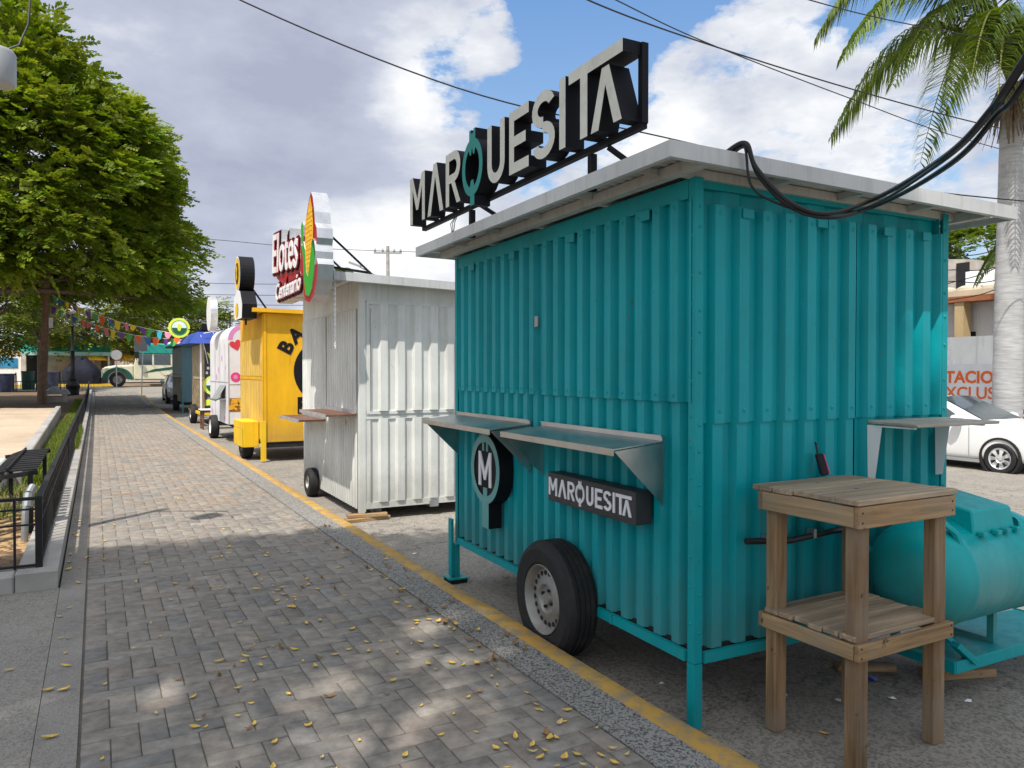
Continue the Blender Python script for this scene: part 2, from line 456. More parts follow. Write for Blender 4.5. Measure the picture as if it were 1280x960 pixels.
dens = total([amp(n_a, 1.15), amp(n_b, .85), amp(n_c, .30), mth('ADD', .56, 0)] +
    [bumpd(*b) for b in [(250, 90, 14, .35), (420, 230, 9, .16), (330, 330, 8, .12), (735, 95, 4.8, -.46), (550, 92, 1.9, -.36), (690, 20, 2.0, -.2), (650, 130, 2.6, -.36), (590, 15, 1.5, -.15), (560, 245, 2.2, -.12), (625, 205, 2.2, -.16),
        (618, 58, 2.2, .40), (800, 40, 4, -.16), (880, 30, 3, -.06), (510, 125, 2.6, .12), (830, 140, 3.0, .34), (975, 50, 3.5, .12), (1050, 120, 8, .08), (520, 315, 4, .12), (475, 322, 1.3, -.22), (640, 340, 5, .1), (200, 420, 6, .06), (900, 95, 2, -.1)]])
mask = ramp(nt, dens, [(.44, (0,)*3), (.50, (.5,)*3), (.60, (1,)*3)])
sd_ = N(nt, 'ShaderNodeVectorMath', operation='DOT_PRODUCT'); sd_.inputs[1].default_value = sundir; nt.links.new(D, sd_.inputs[0])
sunglow = mth('MULTIPLY', mth('POWER', mth('MAXIMUM', sd_.outputs['Value'], 0), 3.0), .55)
# shade inside the clouds: thick parts go lavender grey, thin rims stay white
mp2 = N(nt, 'ShaderNodeMapping'); mp2.inputs['Scale'].default_value = (1, 1, 2.3); mp2.inputs['Location'].default_value = (7.3, 2.2, 1.4)
nt.links.new(D, mp2.inputs[0]); CW = mp2.outputs[0]
shade = total([amp(noise(nt, 5.5, 9, .58, CW, dist=.15), .85), amp(n_b, -.22), amp(n_c, .12), mth('ADD', .50, 0), sunglow] +
    [bumpd(*b) for b in [(300, 90, 13, -.20), (390, 200, 7, -.14), (260, 260, 6, -.12), (515, 115, 2.6, .42), (610, 50, 3, .04), (835, 140, 3.0, .24), (520, 300, 4.5, .26), (440, 305, 4, .22), (230, 375, 5, .22), (1000, 70, 7, .02), (640, 345, 5, .12), (1150, 170, 7, .08), (285, 172, 1.4, .14), (130, 70, 2, .10), (600, 250, 3, .1)]])
ccol = ramp(nt, shade, [(.16, (2.85, 3.1, 4.0)), (.40, (3.6, 3.9, 4.75)), (.60, (5.4, 5.6, 6.0)), (.80, (7.5, 7.5, 7.5)), (1.0, (17, 17, 16.5))])
blue = mixc(nt, .55, sky.outputs[0], ramp(nt, sep.outputs[2], [(0, (5.4, 6.4, 7.2)), (.12, (3.4, 5.1, 7.0)), (.45, (1.15, 2.75, 5.9))]))
skyc = mixc(nt, mask, blue, ccol)
haze = ramp(nt, sep.outputs[2], [(0, (.6,)*3), (.10, (0,)*3)])
skyc = mixc(nt, haze, skyc, (5.9, 6.2, 6.6))
nt.links.new(skyc, bg.inputs[0])
S.view_settings.view_transform = 'Standard'; S.view_settings.look = 'None'; S.view_settings.exposure = 0
W.cycles.sampling_method = 'MANUAL'; W.cycles.sample_map_resolution = 512
S.cycles.use_denoising = True
S.cycles.max_bounces = 8

# ------------------------------------------------------------------ ground
def grid(name, xs, ys, dz, mat, hf=hgt):
    mb = MB()
    for y in ys:
        for x in xs: mb.v.append((x, y, hf(x, y)+dz))
    n = len(xs)
    for j in range(len(ys)-1):
        for i in range(n-1):
            mb.f.append((j*n+i, j*n+i+1, (j+1)*n+i+1, (j+1)*n+i)); mb.m.append(0)
    return mb.build(name, mat, recalc=False)
YS = [-60, -20, -8] + list(range(-4, 70, 2)) + [75, 85, 100, 140, 250, 600, 1500]
struct(grid('road', [-1500, -300, -60, -20, -8, -3, 0, 2, 4, 6, 9, 12, 15, 16.6, 20, 40, 100, 300, 1500], YS, 0, m_road))
YW = [-6, 0, 6, 12, 18, 24, 28, 31, 34, 37, 40, 43, 46, 48.5]
def strip(name, x0, x1, zt, mat, ys=YW, zb=-.02, kind=True):
    """raised band along the street following the ground"""
    mb = MB()
    for a, b in zip(ys[:-1], ys[1:]):
        ha, hb = .6*sstep((a-28)/34), .6*sstep((b-28)/34)
        o = len(mb.v)
        mb.v += [(x0, a, ha+zb), (x1, a, ha+zb), (x1, a, ha+zt), (x0, a, ha+zt), (x0, b, hb+zb), (x1, b, hb+zb), (x1, b, hb+zt), (x0, b, hb+zt)]
        mb.f += [(o+3, o+2, o+6, o+7), (o+1, o+5, o+6, o+2), (o+4, o, o+3, o+7)]; mb.m += [0]*3
        if a == ys[0]: mb.f.append((o, o+1, o+2, o+3)); mb.m.append(0)
        if b == ys[-1]: mb.f.append((o+5, o+4, o+7, o+6)); mb.m.append(0)
    return struct(mb.build(name, mat, recalc=False))
SX0, SX1, SX2, SX3 = -.07, 1.86, 2.09, 2.225
strip('sidewalk', SX0-.01, SX1+.005, .1365, m_mortar)
strip('sidewalk_edging', SX1+.008, SX2-.004, .142, m_agg)
# worn kerb with a slightly wavering edge
def kerb():
    mb = MB(); ys = [i*.25-6 for i in range(int(54.5/.25)+1)]; q = random.Random(3)
    dx = 0; ring = []
    for y in ys:
        h = .6*sstep((y-28)/34); dx = dx*.7+q.uniform(-.008, .008); w = q.uniform(-.003, .003)
        ring.append([(SX2, y, h-.02), (SX2, y, h+.138), (SX2+.012, y, h+.146), (SX3-.03+dx, y, h+.145+w), (SX3-.005+dx, y, h+.128+w), (SX3+dx*.5, y, h-.02)])
    for k in ring: mb.v += k
    for i in range(len(ys)-1):
        for k in range(5): mb.f.append((i*6+k, (i+1)*6+k, (i+1)*6+k+1, i*6+k+1)); mb.m.append(0)
    o = mb.build('kerb', m_kerb, smooth=True, ang=50, recalc=True); return struct(o)
kerb()
strip('path_edging', -.236, SX0-.0105, .1405, m_concg)
q = strip('concrete_path', -6, -.239, .1385, m_aggc, [-6, -3, 0, 2, 4, 6.16])
# pavers: herringbone bricks, clipped to the band, one mesh
def pavers():
    u = .108; L = .216; j = .0035
    q = random.Random(5); rects = []
    x0, x1 = SX0, SX1
    def put(ax, ay, bx, by):
        ax, bx = max(ax, x0), min(bx, x1)
        if bx-ax < .02 or by-ay < .02: return
        rects.append((ax, ay, bx, by))
    for band in ((-6, 6.14), (6.28, 11.33), (11.43, 17.6), (17.7, 24), (24.1, 31), (31.1, 39), (39.1, 48.4)):
        y0, y1 = band
        ni = int((x1-x0)/u)+8
        for r in range(int((y1-y0)/u)+6):
            for s in range(-2, ni):
                k = (s-r) % 4
                ax, ay = x0+(s-2)*u, y0+(r-2)*u
                if k == 0: a = (ax, ay, ax+2*u, ay+u)
                elif k == 2: a = (ax, ay-u, ax+u, ay+u)
                else: continue
                ay2, by2 = max(a[1], y0), min(a[3], y1)
                put(a[0], ay2, a[2], by2)
    V = []; F = []; C = []
    for ax, ay, bx, by in rects:
        h = .6*sstep(((ay+by)/2-28)/34)
        dz = q.gauss(0, .0010); tx = q.gauss(0, .0008); ty = q.gauss(0, .0008); c = .004; d = .003
        jj = j*q.uniform(.35, .9)
        ax += jj; ay += jj; bx -= jj; by -= jj
        o = len(V); z = h+.142+dz
        V += [(ax, ay, z-.012), (bx, ay, z-.012), (bx, by, z-.012), (ax, by, z-.012)]
        V += [(ax, ay, z-d), (bx, ay, z-d), (bx, by, z-d), (ax, by, z-d)]
        V += [(ax+c, ay+c, z-tx-ty), (bx-c, ay+c, z+tx-ty), (bx-c, by-c, z+tx+ty), (ax+c, by-c, z-tx+ty)]
        F += [(o+8, o+9, o+10, o+11)]
        for p in range(4):
            r = (p+1) % 4
            F += [(o+4+p, o+4+r, o+8+r, o+8+p), (o+p, o+r, o+4+r, o+4+p)]
        t = q.gauss(0, 1); b = .235*(1+.06*t)
        w = q.random()
        cc = (b*1.07, b*.96, b*.83) if w < .7 else ((b*1.12, b*.96, b*.81) if w < .85 else (b*.92, b*.86, b*.78))
        if 24 > ay > 9 and q.random() < .3: cc = (cc[0]*1.10, cc[1]*.99, cc[2]*.91)
        C += [cc]*9
    return np_mesh('sidewalk_pavers', np.array(V), np.array(F), np.array(C), m_paver)
struct(pavers())
# cement bands across the pavers
for y0, y1 in ((6.145, 6.275), (11.335, 11.425), (17.605, 17.695), (24.005, 24.095), (31.005, 31.095)):
    h = .6*sstep((y0-28)/34)
    struct(MB().box(SX0, SX1, y0, y1, h+.1, h+.141).build('sidewalk_band', m_concg))
# left planted strip
strip('planter_kerb', -.50, -.25, .262, m_conc, [6.14]+YW[3:])
struct(MB().box(-7, -.505, 6.14, 6.40, .0, .258).build('planter_kerb', m_conc, bevel=.012))
YP = [6.4, 8, 9.5, 11, 12.5, 15, 18, 21, 24, 28, 31, 34, 37, 40, 43, 46, 49]
def bumpy(x, y): return .6*sstep((y-28)/34)+.03*math.sin(x*3.1+y*1.7)+.02*math.sin(y*4.3)
struct(grid('planter_soil', [-60, -30, -15, -8, -5, -3, -2, -1.4, -1, -.75, -.49], YP, .17, m_soil, bumpy))
struct(grid('leaf_litter_ground', [-7, -4, -2.5, -1.6, -1, -.75, -.495], [6.41, 7, 7.6, 8.2, 8.8, 9.4], .195, m_litter, bumpy))
# sandy raised ground behind its retaining wall
def wallx(y): return -.84-.0135*(y-13)
mb = MB()
ys = [12.2+i*1.0 for i in range(18)]
for y in ys:
    for k, x in enumerate([wallx(y)-.16, -1.8, -2.6, -4, -6, -9, -16]):
        mb.v.append((x, y, .455+.03*math.sin(x*2+y*1.3)*(k > 0)))
for j in range(len(ys)-1):
    for i in range(6): mb.f.append((j*7+i+1, j*7+i, (j+1)*7+i, (j+1)*7+i+1)); mb.m.append(0)
struct(mb.build('sandy_ground', m_sand, smooth=True, recalc=False))
t = thing('retaining_wall', 'long low concrete retaining wall holding the sandy ground beside the grass strip', 'wall', (-.84, 12, 0))
mb = MB(); ya, yb = 12.0, 29.6
xa, xb = wallx(ya), wallx(yb)
mb.hexa([(xa-.15+.84, 0, 0), (xa+.84, 0, 0), (xb+.84, yb-ya, 0), (xb-.15+.84, yb-ya, 0), (xa-.15+.84, 0, .5), (xa+.84, 0, .5), (xb+.84, yb-ya, .5), (xb-.15+.84, yb-ya, .5)])
mb.build('wall_body', m_conc, t, bevel=.015)
mb = MB().box(-6, -.02, -.17, -.005, 0, .49); mb.build('end_wall', m_conc, t, bevel=.015)
# pale concrete block planter by the bench
t = thing('concrete_block', 'pale greenish concrete block wall end at the left edge behind the slatted bench', 'wall', (-2.2, 11.3, 0))
MB().box(-2.5, 1.16, -.5, .62, .1, .52).build('block_body', M_('pale_green_concrete', (.52, .54, .49), .9, 0, .12, 2, (.3, .3, .25), .5, 1.5, bmp=.4, bscale=30), t, bevel=.02)
# grass
def grass(name, area, n, hmin, hmax, base, seed, lab):
    q = np.random.default_rng(seed)
    x = q.uniform(area[0], area[1], n); y = q.uniform(area[2], area[3], n)
    dens = .5+.5*np.sin(x*9+1)*np.sin(y*2.3+seed)+q.normal(0, .35, n)
    k = dens > .35; x, y = x[k], y[k]; n = len(x)
    h = q.uniform(hmin, hmax, n); a = q.uniform(0, 6.28, n); w = q.uniform(.004, .009, n); ln = q.uniform(.02, .09, n)
    z = base+.6*np.clip((y-28)/34, 0, 1)**2*2
    dx, dy = np.cos(a), np.sin(a)
    P = np.stack([np.stack([x-dy*w, y+dx*w, z], 1), np.stack([x+dy*w, y-dx*w, z], 1), np.stack([x+dx*ln+dy*w*.3, y+dy*ln-dx*w*.3, z+h], 1), np.stack([x+dx*ln-dy*w*.3, y+dy*ln+dx*w*.3, z+h], 1)], 1)
    c = np.stack([q.uniform(.10, .20, n), q.uniform(.15, .25, n), q.uniform(.02, .05, n)], 1)
    o = np_mesh(name, P.reshape(-1, 3), np.arange(n*4).reshape(-1, 4), c, m_grass)
    o['label'] = lab; o['category'] = 'grass'; return stuff(o)
grass('grass', (-.84, -.52, 11.6, 24), 26000, .05, .17, .19, 1, 'green grass growing between the retaining wall and the black railing')
grass('grass', (-.86, -.53, 24, 40), 9000, .04, .12, .19, 2, 'sparse far grass in the shade beside the black railing')
grass('grass', (-1.5, -.6, 8.8, 11.3), 1500, .04, .13, .19, 3, 'patchy grass under the slatted metal bench')
grass('grass', (-.475, -.3, 15.5, 21), 2400, .05, .2, .26, 4, 'grass tuft sprouting over the planter kerb under the railing')

# black railing
t = thing('railing', 'low black iron railing along the left edge of the sidewalk with a corner panel', 'railing', (-.37, 6.33, .26))
def rail_bits(nx):
    hs = (.49, .415, .305)
    return hs
mb = MB()
for zt, w in ((.495, .04), (.42, .022), (.31, .022), (.02, .03)):
    for a, b in zip(YW[3:-1], YW[4:]):
        ha, hb = .6*sstep((a-28)/34), .6*sstep((b-28)/34)
        a0 = a if a > 12 else 6.33
        mb.bar((0, a0-6.33, zt+ha), (0, b-6.33, zt+hb), w, w*.5)
    if zt: mb.bar((0, 0, zt-.003), (-6.3, 0, zt-.003), w, w*.5)
mb.build('rail', m_blackm, t)
mb = MB()
y = 0
while y < 41.5:
    h = .6*sstep((y+6.33-28)/34)
    if y > .05: mb.box(-.008, .008, y-.008, y+.008, h+.0, h+.488)
    y += .14
mb.build('baluster_row', m_blackm, t)
mb = MB()
for k in range(1, 44): mb.box(-.145*k-.008, -.145*k+.008, -.008, .008, 0, .485)
mb.build('baluster_row', m_blackm, t)
for y in (0, 6, 12, 18, 24, 30, 36):
    h = .6*sstep((y+6.33-28)/34); MB().box(-.022, .022, y-.022, y+.022, h-.02, h+.5).build('post', m_blackm, t)

# slatted metal bench behind the railing
t = thing('slatted_bench', 'black slatted metal bench seen end on behind the railing corner', 'bench', (-.82, 8.6, .18), 0)
mb = MB()
for k in range(11):
    y = -.35+k*.2
    x0, x1 = -.0, .33
    pts = [(x0-.12, y, .25), (x0-.10, y, .42), (x0-.03, y, .53), (x0+.06, y, .565), (x1, y, .575)]
    for a, b in zip(pts[:-1], pts[1:]): mb.bar(a, b, .11, .012, (0, 0, 1) if abs(b[0]-a[0]) > abs(b[2]-a[2]) else (1, 0, 0))
mb.build('slats', m_blackm, t)
mb = MB()
for y in (-.42, 1.72):
    mb.bar((-.1, y, .5), (.34, y, .55), .03, .04); mb.bar((-.05, y, 0), (-.05, y, .52), .04, .04); mb.bar((.28, y, 0), (.28, y, .55), .04, .04)
mb.bar((.1, -.42, .59), (.1, 1.72, .59), .02, .02)
mb.build('bench_frame', m_blackm, t)
t = thing('drain_pipe', 'grey upright pipe with a thick elbow joint under the slatted bench', 'pipe', (-.56, 7.75, .18))
mb = MB().tube([(0, 0, 0), (.01, 0, .28), (.03, .05, .40)], .028, 10); mb.tube([(.022, .02, .30), (.035, .06, .41)], .042, 10)
mb.build('pipe_body', m_zinc, t, smooth=True)
mb = MB().tube([(.035, .06, .41), (.06, .12, .46)], .034, 10); mb.build('pipe_cap', m_zinc, t, smooth=True)
# lamp head on a pole outside the frame on the left
t = thing('street_lamp', 'grey cylindrical lamp housing at the left edge in front of the tree', 'lamp', (-1.35, 7.4, .17))
MB().tube([(0, 0, 0), (0, 0, 4.6)], [.075, .055], 14).build('pole', m_zinc, t, smooth=True)
mb = MB().tube([(0, 0, 4.3), (.35, -.2, 4.42), (.72, -.38, 4.3)], .02, 8); mb.build('arm', m_zinc, t, smooth=True)
mb = MB().lathe((.70, -.38, 3.68), (0, 0, 1), [(0, 0), (.115, .0), (.125, .02), (.125, .24), (.105, .27), (.03, .30), (0, .30)], 20); mb.build('lamp_housing', m_greybox, t, smooth=True)
mb = MB().tube([(.74, -.38, 3.95), (.84, -.36, 4.02), (.90, -.34, 4.2), (.92, -.3, 4.5)], .008, 6); mb.build('wire', m_cable, t, smooth=True)

# ------------------------------------------------------------------ teal stand
A0 = .0279; TL, TW, TB = 2.78, 1.80, .303
st = thing('food_stand', 'teal corrugated metal food stand on one wheel, nearest of the row of stands', 'food stand', (2.409, 2.643, 0), -A0)
def corr(mb, fixed, a0, a1, z0, z1, off, out, pitch, depth, phase=0, riv=None, flatfr=.36, slope=.12):
    """trapezoid sheet. fixed 'u': plane u=off running along v. fixed 'v': plane v=off running along u"""
    pts = []; a = a0; d = out*depth
    prof = [(0, 0), (flatfr, 0), (flatfr+slope, 1), (1-slope, 1), (1, 0)]
    n = int((a1-a0)/pitch)+2
    for i in range(-1, n+1):
        for p, h in prof[:-1]:
            t = a0+phase+(i+p)*pitch
            pts.append((t, h))
    # clip
    out_pts = []
    for (t, h), (t2, h2) in zip(pts[:-1], pts[1:]):
        if t2 <= a0 or t >= a1: continue
        f0 = max(0, (a0-t)/(t2-t)); f1 = min(1, (a1-t)/(t2-t))
        if not out_pts: out_pts.append((t+(t2-t)*f0, h+(h2-h)*f0))
        out_pts.append((t+(t2-t)*f1, h+(h2-h)*f1))
    o = len(mb.v)
    for t, h in out_pts:
        w = off+d*h
        for z in (z0, z1): mb.v.append((w, t, z) if fixed == 'u' else (t, w, z))
    for i in range(len(out_pts)-1):
        mb.f.append((o+2*i, o+2*i+2, o+2*i+3, o+2*i+1)); mb.m.append(mb.cm)
    if riv:
        ax = (out, 0, 0) if fixed == 'u' else (0, out, 0)
        for i in range(-1, n+1):
            t = a0+phase+(i+flatfr+slope+(1-2*slope-flatfr)/2)*pitch
            if a0+.02 < t < a1-.02:
                for zr in riv:
                    w = off+d*1.0
                    p = (w, t, zr) if fixed == 'u' else (t, w, zr)
                    mb.dome(p, ax, .0085, .006, 6); mb.dome(p, ax, .014, .0025, 8)
    return mb
PL, PF, DP = .138, .150, .038
zs, zs2 = 1.507, 1.409
mb = MB(); corr(mb, 'u', .008, TL-.006, TB+.055, zs+.03, +.034, -1, PL, DP, .03); mb.build('side_wall', m_teal, st, recalc=False)
mb = MB(); corr(mb, 'u', .008, 1.444, zs, 2.455, +.018, -1, PL, DP, .03, (zs+.035, 2.42)); mb.build('side_panel', m_teal, st, recalc=False)
mb = MB(); corr(mb, 'u', 1.454, TL-.006, zs, 2.455, +.018, -1, PL, DP, .03+.138*10-1.419, (zs+.035, 2.42)); mb.build('side_panel', m_teal, st, recalc=False)
mb = MB(); corr(mb, 'v', .008, 1.055, TB+.055, zs2+.03, +.034, -1, PF, DP, .02); mb.build('front_wall', m_teal, st, recalc=False)
mb = MB(); corr(mb, 'v', 1.065, TW-.006, TB+.055, zs2+.03, +.034, -1, PF, DP, .02); mb.build('front_wall', m_teal, st, recalc=False)
mb = MB(); corr(mb, 'v', .012, 1.056, zs2, 2.425, +.024, -1, PF, DP, .02, (zs2+.06, 2.385)); mb.build('front_panel', m_teal, st, recalc=False)
mb = MB(); corr(mb, 'v', 1.062, TW-.006, zs2, 2.425, +.024, -1, PF, DP, .02, (zs2+.06, 2.385)); mb.build('front_panel', m_teal, st, recalc=False)
mb = MB(); corr(mb, 'v', .045, TW-.04, 2.41, 2.545, .062, -1, .29, .02, 0); mb.build('top_band', m_teal, st, recalc=False)
mb = MB()   # far walls
corr(mb, 'u', .006, TL-.006, TB, 2.54, TW-.034, 1, PL, DP); corr(mb, 'v', .006, TW-.006, TB, 2.54, TL-.034, 1, PF, DP)
mb.build('rear_wall', m_teal, st, recalc=False)
mb = MB().box(.02, TW-.02, .02, TL-.02, TB+.04, TB+.06); mb.build('floor', m_dark, st)
mb = MB()   # angle-iron frame: corners, bottom rails, top rails
for u, v in ((0, 0), (0, TL), (TW, 0), (TW, TL)):
    su = 1 if u == 0 else -1; sv = 1 if v == 0 else -1
    mb.box(min(u-su*.010, u+su*.030), max(u-su*.010, u+su*.030), min(v-sv*.016, v-sv*.010), max(v-sv*.016, v-sv*.010), TB+.003, 2.538)
    mb.box(min(u-su*.016, u-su*.010), max(u-su*.016, u-su*.010), min(v-sv*.016, v+sv*.030), max(v-sv*.016, v+sv*.030), TB+.003, 2.538)
mb.box(-.027, 0, .04, TL-.04, TB+.002, TB+.05); mb.box(.04, TW-.04, -.027, 0, TB+.001, TB+.05)
mb.box(TW, TW+.027, .04, TL-.04, TB+.002, TB+.05); mb.box(.04, TW-.04, TL, TL+.027, TB+.001, TB+.05)
mb.box(-.012, .01, .04, TL-.04, 2.45, 2.54); mb.box(.04, TW-.04, .02, .05, 2.50, 2.543)
mb.box(-.045, -.03, TL-.08, TL-.01, TB+.0, TB+.01)
mb.bar((-.02, .62, TB+.028), (-.02, .64, TB+.028), .03, .05)
rq = random.Random(4)
for i in range(13):   # corner screws
    z = TB+.2+i*.16+rq.uniform(-.03, .03)
    mb.dome((-.016, .012, z), (-1, 0, 0), .008, .006); mb.dome((.012, -.016, z+rq.uniform(-.05, .05)), (0, -1, 0), .008, .006); mb.dome((TW-.012, -.016, z), (0, -1, 0), .009, .007)
mb.build('frame', m_teal2, st)
for u, v in ((.01, .01), (-.02, TL+.0), (TW-.03, .02), (TW-.03, TL-.02)):
    far = v > 1
    mb = MB()
    mb.box(u-.026, u+.026, v-.026, v+.026, .012 if far else 0, TB-.002)
    if far: mb.box(u-.05, u-.028, v-.03, v+.03, .05, .5); mb.box(u-.08, u+.08, v-.08, v+.08, .03, .042)
    lg = mb.build('leg', m_teal2, st, bevel=.003)
    if far and u < .5: MB().box(u-.07, u+.07, v-.07, v+.07, 0, .028).build('foot_pad', m_blackm, lg)
for v in (.35, 1.05, 1.8, 2.45):
    MB().box(-.03, -.0225, v-.04, v+.04, 2.40, 2.452).build('hinge', m_teal2, st, bevel=.002)
for u in (.3, .8, 1.3, 1.62): MB().box(u-.035, u+.035, -.024, -.0165, 2.375, 2.42).build('hinge', m_teal2, st, bevel=.002)
hp = MB().box(-.036, -.0225, 1.43, 1.47, 1.93, 2.0).build('hasp', m_zinc, st, bevel=.003)
# roof
zr = lambda u: 2.609-.0152*(u+.323)
U0, U1, V0, V1 = -.323, TW+.323, -.216, TL+.066
rf = MB()
def sl(mb, u0, u1, v0, v1, dz0, dz1):
    mb.hexa([(u0, v0, zr(u0)+dz0), (u1, v0, zr(u1)+dz0), (u1, v1, zr(u1)+dz0), (u0, v1, zr(u0)+dz0), (u0, v0, zr(u0)+dz1), (u1, v0, zr(u1)+dz1), (u1, v1, zr(u1)+dz1), (u0, v1, zr(u0)+dz1)])
o = len(rf.v); nst = 46
for i in range(nst*4+1):   # corrugated roof sheet, ribs across the stand
    v = V0+.012+(V1-V0-.024)*i/(nst*4); h = (0, .012, .012, 0)[i % 4]
    for u in (U0+.012, U1-.012): rf.v.append((u, v, zr(u)-.022+h))
for i in range(nst*4): rf.f.append((o+2*i, o+2*i+2, o+2*i+3, o+2*i+1)); rf.m.append(0)
roof = rf.build('roof', m_soffit, st, recalc=False)
mb = MB()
sl(mb, U0, U0+.006, V0, V1, -.07, 0); sl(mb, U1-.006, U1, V0, V1, -.07, 0); sl(mb, U0+.0065, U1-.0065, V0, V0+.006, -.07, 0); sl(mb, U0+.0065, U1-.0065, V1-.006, V1, -.07, 0)
sl(mb, U0+.0065, U0+.03, V0+.007, V1-.007, -.07, -.066); sl(mb, U0+.03, U1-.0065, V0+.0065, V0+.03, -.0705, -.0665)
sl(mb, U0+.0065, U0+.05, V0+.007, V1-.007, -.003, .0005); sl(mb, U0+.05, U1-.0065, V0+.0065, V0+.05, -.0035, .0)
mb.build('fascia', m_fascia, roof)
mb = MB()
for u in (-.11, TW+.11): sl(mb, u-.025, u+.025, V0+.04, V1-.04, -.075, -.025)
for v in (.02, .7, 1.4, 2.1, TL-.02): sl(mb, -.085, TW+.085, v-.018, v+.018, -.066, -.024)
for u in (.45, .95, 1.5): sl(mb, u-.02, u+.02, V0+.035, 0, -.06, -.024)
for k in range(5): sl(mb, U0+.035, -.14, .1+k*.55, .112+k*.55, -.055, -.023)
mb.build('roof_beam', m_soffit, roof)
# counter shelves of stainless steel
def counter(v0, v1, jit):
    zi, zo, uo = 1.315, 1.288, -.30
    mb = MB()
    mb.hexa([(uo, v0, zo-.006), (-.006, v0, zi-.006), (-.006, v1, zi-.006), (uo, v1, zo-.006), (uo, v0, zo), (-.006, v0, zi), (-.006, v1, zi), (uo, v1, zo)])
    mb.box(uo-.004, uo, v0, v1, zo-.032, zo+.001)
    mb.box(-.018, -.006, v0, v1, zi, zi+.022); mb.bar((-.015, v0, zi+.024), (-.015, v1, zi+.024), .022, .006)
    c = mb.build('shelf', m_steel, st)
    for v in (v0+.004, v1-.008):
        MB().add([(-.006, v, zi-.01), (uo+.006, v, zo-.012), (-.006, v, 1.0), (-.006, v+.004, zi-.01), (uo+.006, v+.004, zo-.012), (-.006, v+.004, 1.0)], [(0, 1, 2), (5, 4, 3), (0, 3, 4, 1), (1, 4, 5, 2), (2, 5, 3, 0)]).build('bracket', m_steel, c)
counter(.218, 1.41, 0); counter(1.56, 2.76, 1)
# wheel
def wheel(parent, c, axis, r, w, rr, holes=True, tread=True, mrim=m_rim, spokes=False):
    wq = MB(); a = Vector(axis)
    h = w/2; p = [(rr*.96, -h*.7), (rr+.012, -h*.92), (r*.86, -h), (r*.95, -h*.86), (r*.99, -h*.6)]
    tr = [(r, -h*.55), (r, -h*.36), (r*.975, -h*.35), (r*.975, -h*.25), (r, -h*.24), (r, h*-.04), (r*.975, h*-.03), (r*.975, h*.06), (r, h*.07), (r, h*.3), (r*.975, h*.31), (r*.975, h*.4), (r, h*.41), (r, h*.6)] if tread else [(r, -h*.4), (r, h*.4)]
    prof = p+tr+[(r*.95, h*.86), (r*.86, h), (rr+.012, h*.92), (rr*.96, h*.7)]
    e = bpy.data.objects.new('wheel', None); col.objects.link(e); e.parent = parent; e.location = c; e.empty_display_size = .1
    wq.lathe((0, 0, 0), a, prof, 44 if tread else 24); wq.build('tyre', m_rub, e, smooth=True, ang=25)
    wq = MB()
    prof = [(rr, h*.88), (rr*.985, h*.93), (rr*.93, h*.8), (rr*.9, h*.62), (rr*.86, h*.45), (rr*.84, h*.44), (rr*.62, h*.52), (rr*.55, h*.6), (rr*.42, h*.62), (rr*.34, h*.45), (rr*.2, h*.42), (rr*.16, h*.62), (0, h*.62)]
    wq.lathe((0, 0, 0), a, prof, 36); wq.lathe((0, 0, 0), a, [(rr, h*.88), (rr*.97, -h*.7), (0, -h*.6)], 24)
    if holes:
        b = a.orthogonal().normalized(); d = a.cross(b); wq.cm = 1
        for k in range(20):
            t = 2*math.pi*k/20; p = (b*math.cos(t)+d*math.sin(t))*rr*.735+a*(h*.497)
            wq.lathe(p, a, [(rr*.072, -.004), (rr*.07, .003), (0, .0032)], 8)
        for k in range(4):
            t = 2*math.pi*k/4+.4; p = (b*math.cos(t)+d*math.sin(t))*rr*.27+a*(h*.46)
            wq.lathe(p, a, [(rr*.05, -.01), (rr*.05, .014), (0, .016)], 6)
    if spokes:
        s = 1 if a.y > 0 else -1; wq.cm = 1
        for k in range(7):
            t = 2*math.pi*k/7; p = Vector((math.cos(t)*.125, s*.087, math.sin(t)*.125)); tt = Vector((-math.sin(t), 0, math.cos(t))); rv = Vector((math.cos(t), 0, math.sin(t)))
            wq.add([p-rv*.045-tt*.012, p-rv*.045+tt*.012, p+rv*.045+tt*.034, p+rv*.045-tt*.034], [(0, 1, 2, 3)])
    wq.build('rim', [mrim, m_dark], e, smooth=True, ang=40)
    return e
wheel(st, (-.105, 1.09, .335), (-1, 0, 0), .335, .205, .20)
MB().tube([(0, 1.09, .33), (TW, 1.09, .33)], .03, 8).build('axle', m_blackm, st)
MB().box(.2, .26, .3, TL-.3, .22, .3).build('chassis_beam', m_blackm, st)
# fold-down shelf on the front
mb = MB(); mb.hexa([(1.15, -.30, 1.372), (1.83, -.30, 1.372), (1.80, -.006, 1.378), (1.165, -.006, 1.378), (1.15, -.30, 1.388), (1.83, -.30, 1.388), (1.80, -.006, 1.394), (1.165, -.006, 1.394)])
fs = mb.build('shelf', M_('worn_board', (.40, .36, .30), .7, 0, .2, 6, (.2, .15, .1), .4, 4), st, bevel=.003)
for u in (1.175, 1.74):
    MB().add([(u-.016, -.007, 1.37), (u+.016, -.007, 1.37), (u+.008, -.007, 1.07), (u-.008, -.007, 1.07), (u, -.085, 1.37), (u, -.045, 1.08)], [(0, 1, 2, 3), (0, 3, 5, 4), (1, 4, 5, 2), (0, 4, 1), (3, 2, 5)]).build('bracket', m_wwhite, fs)
    MB().bar((u, -.04, 1.366), (u, -.27, 1.366), .02, .008).build('bracket_arm', m_wwhite, fs)
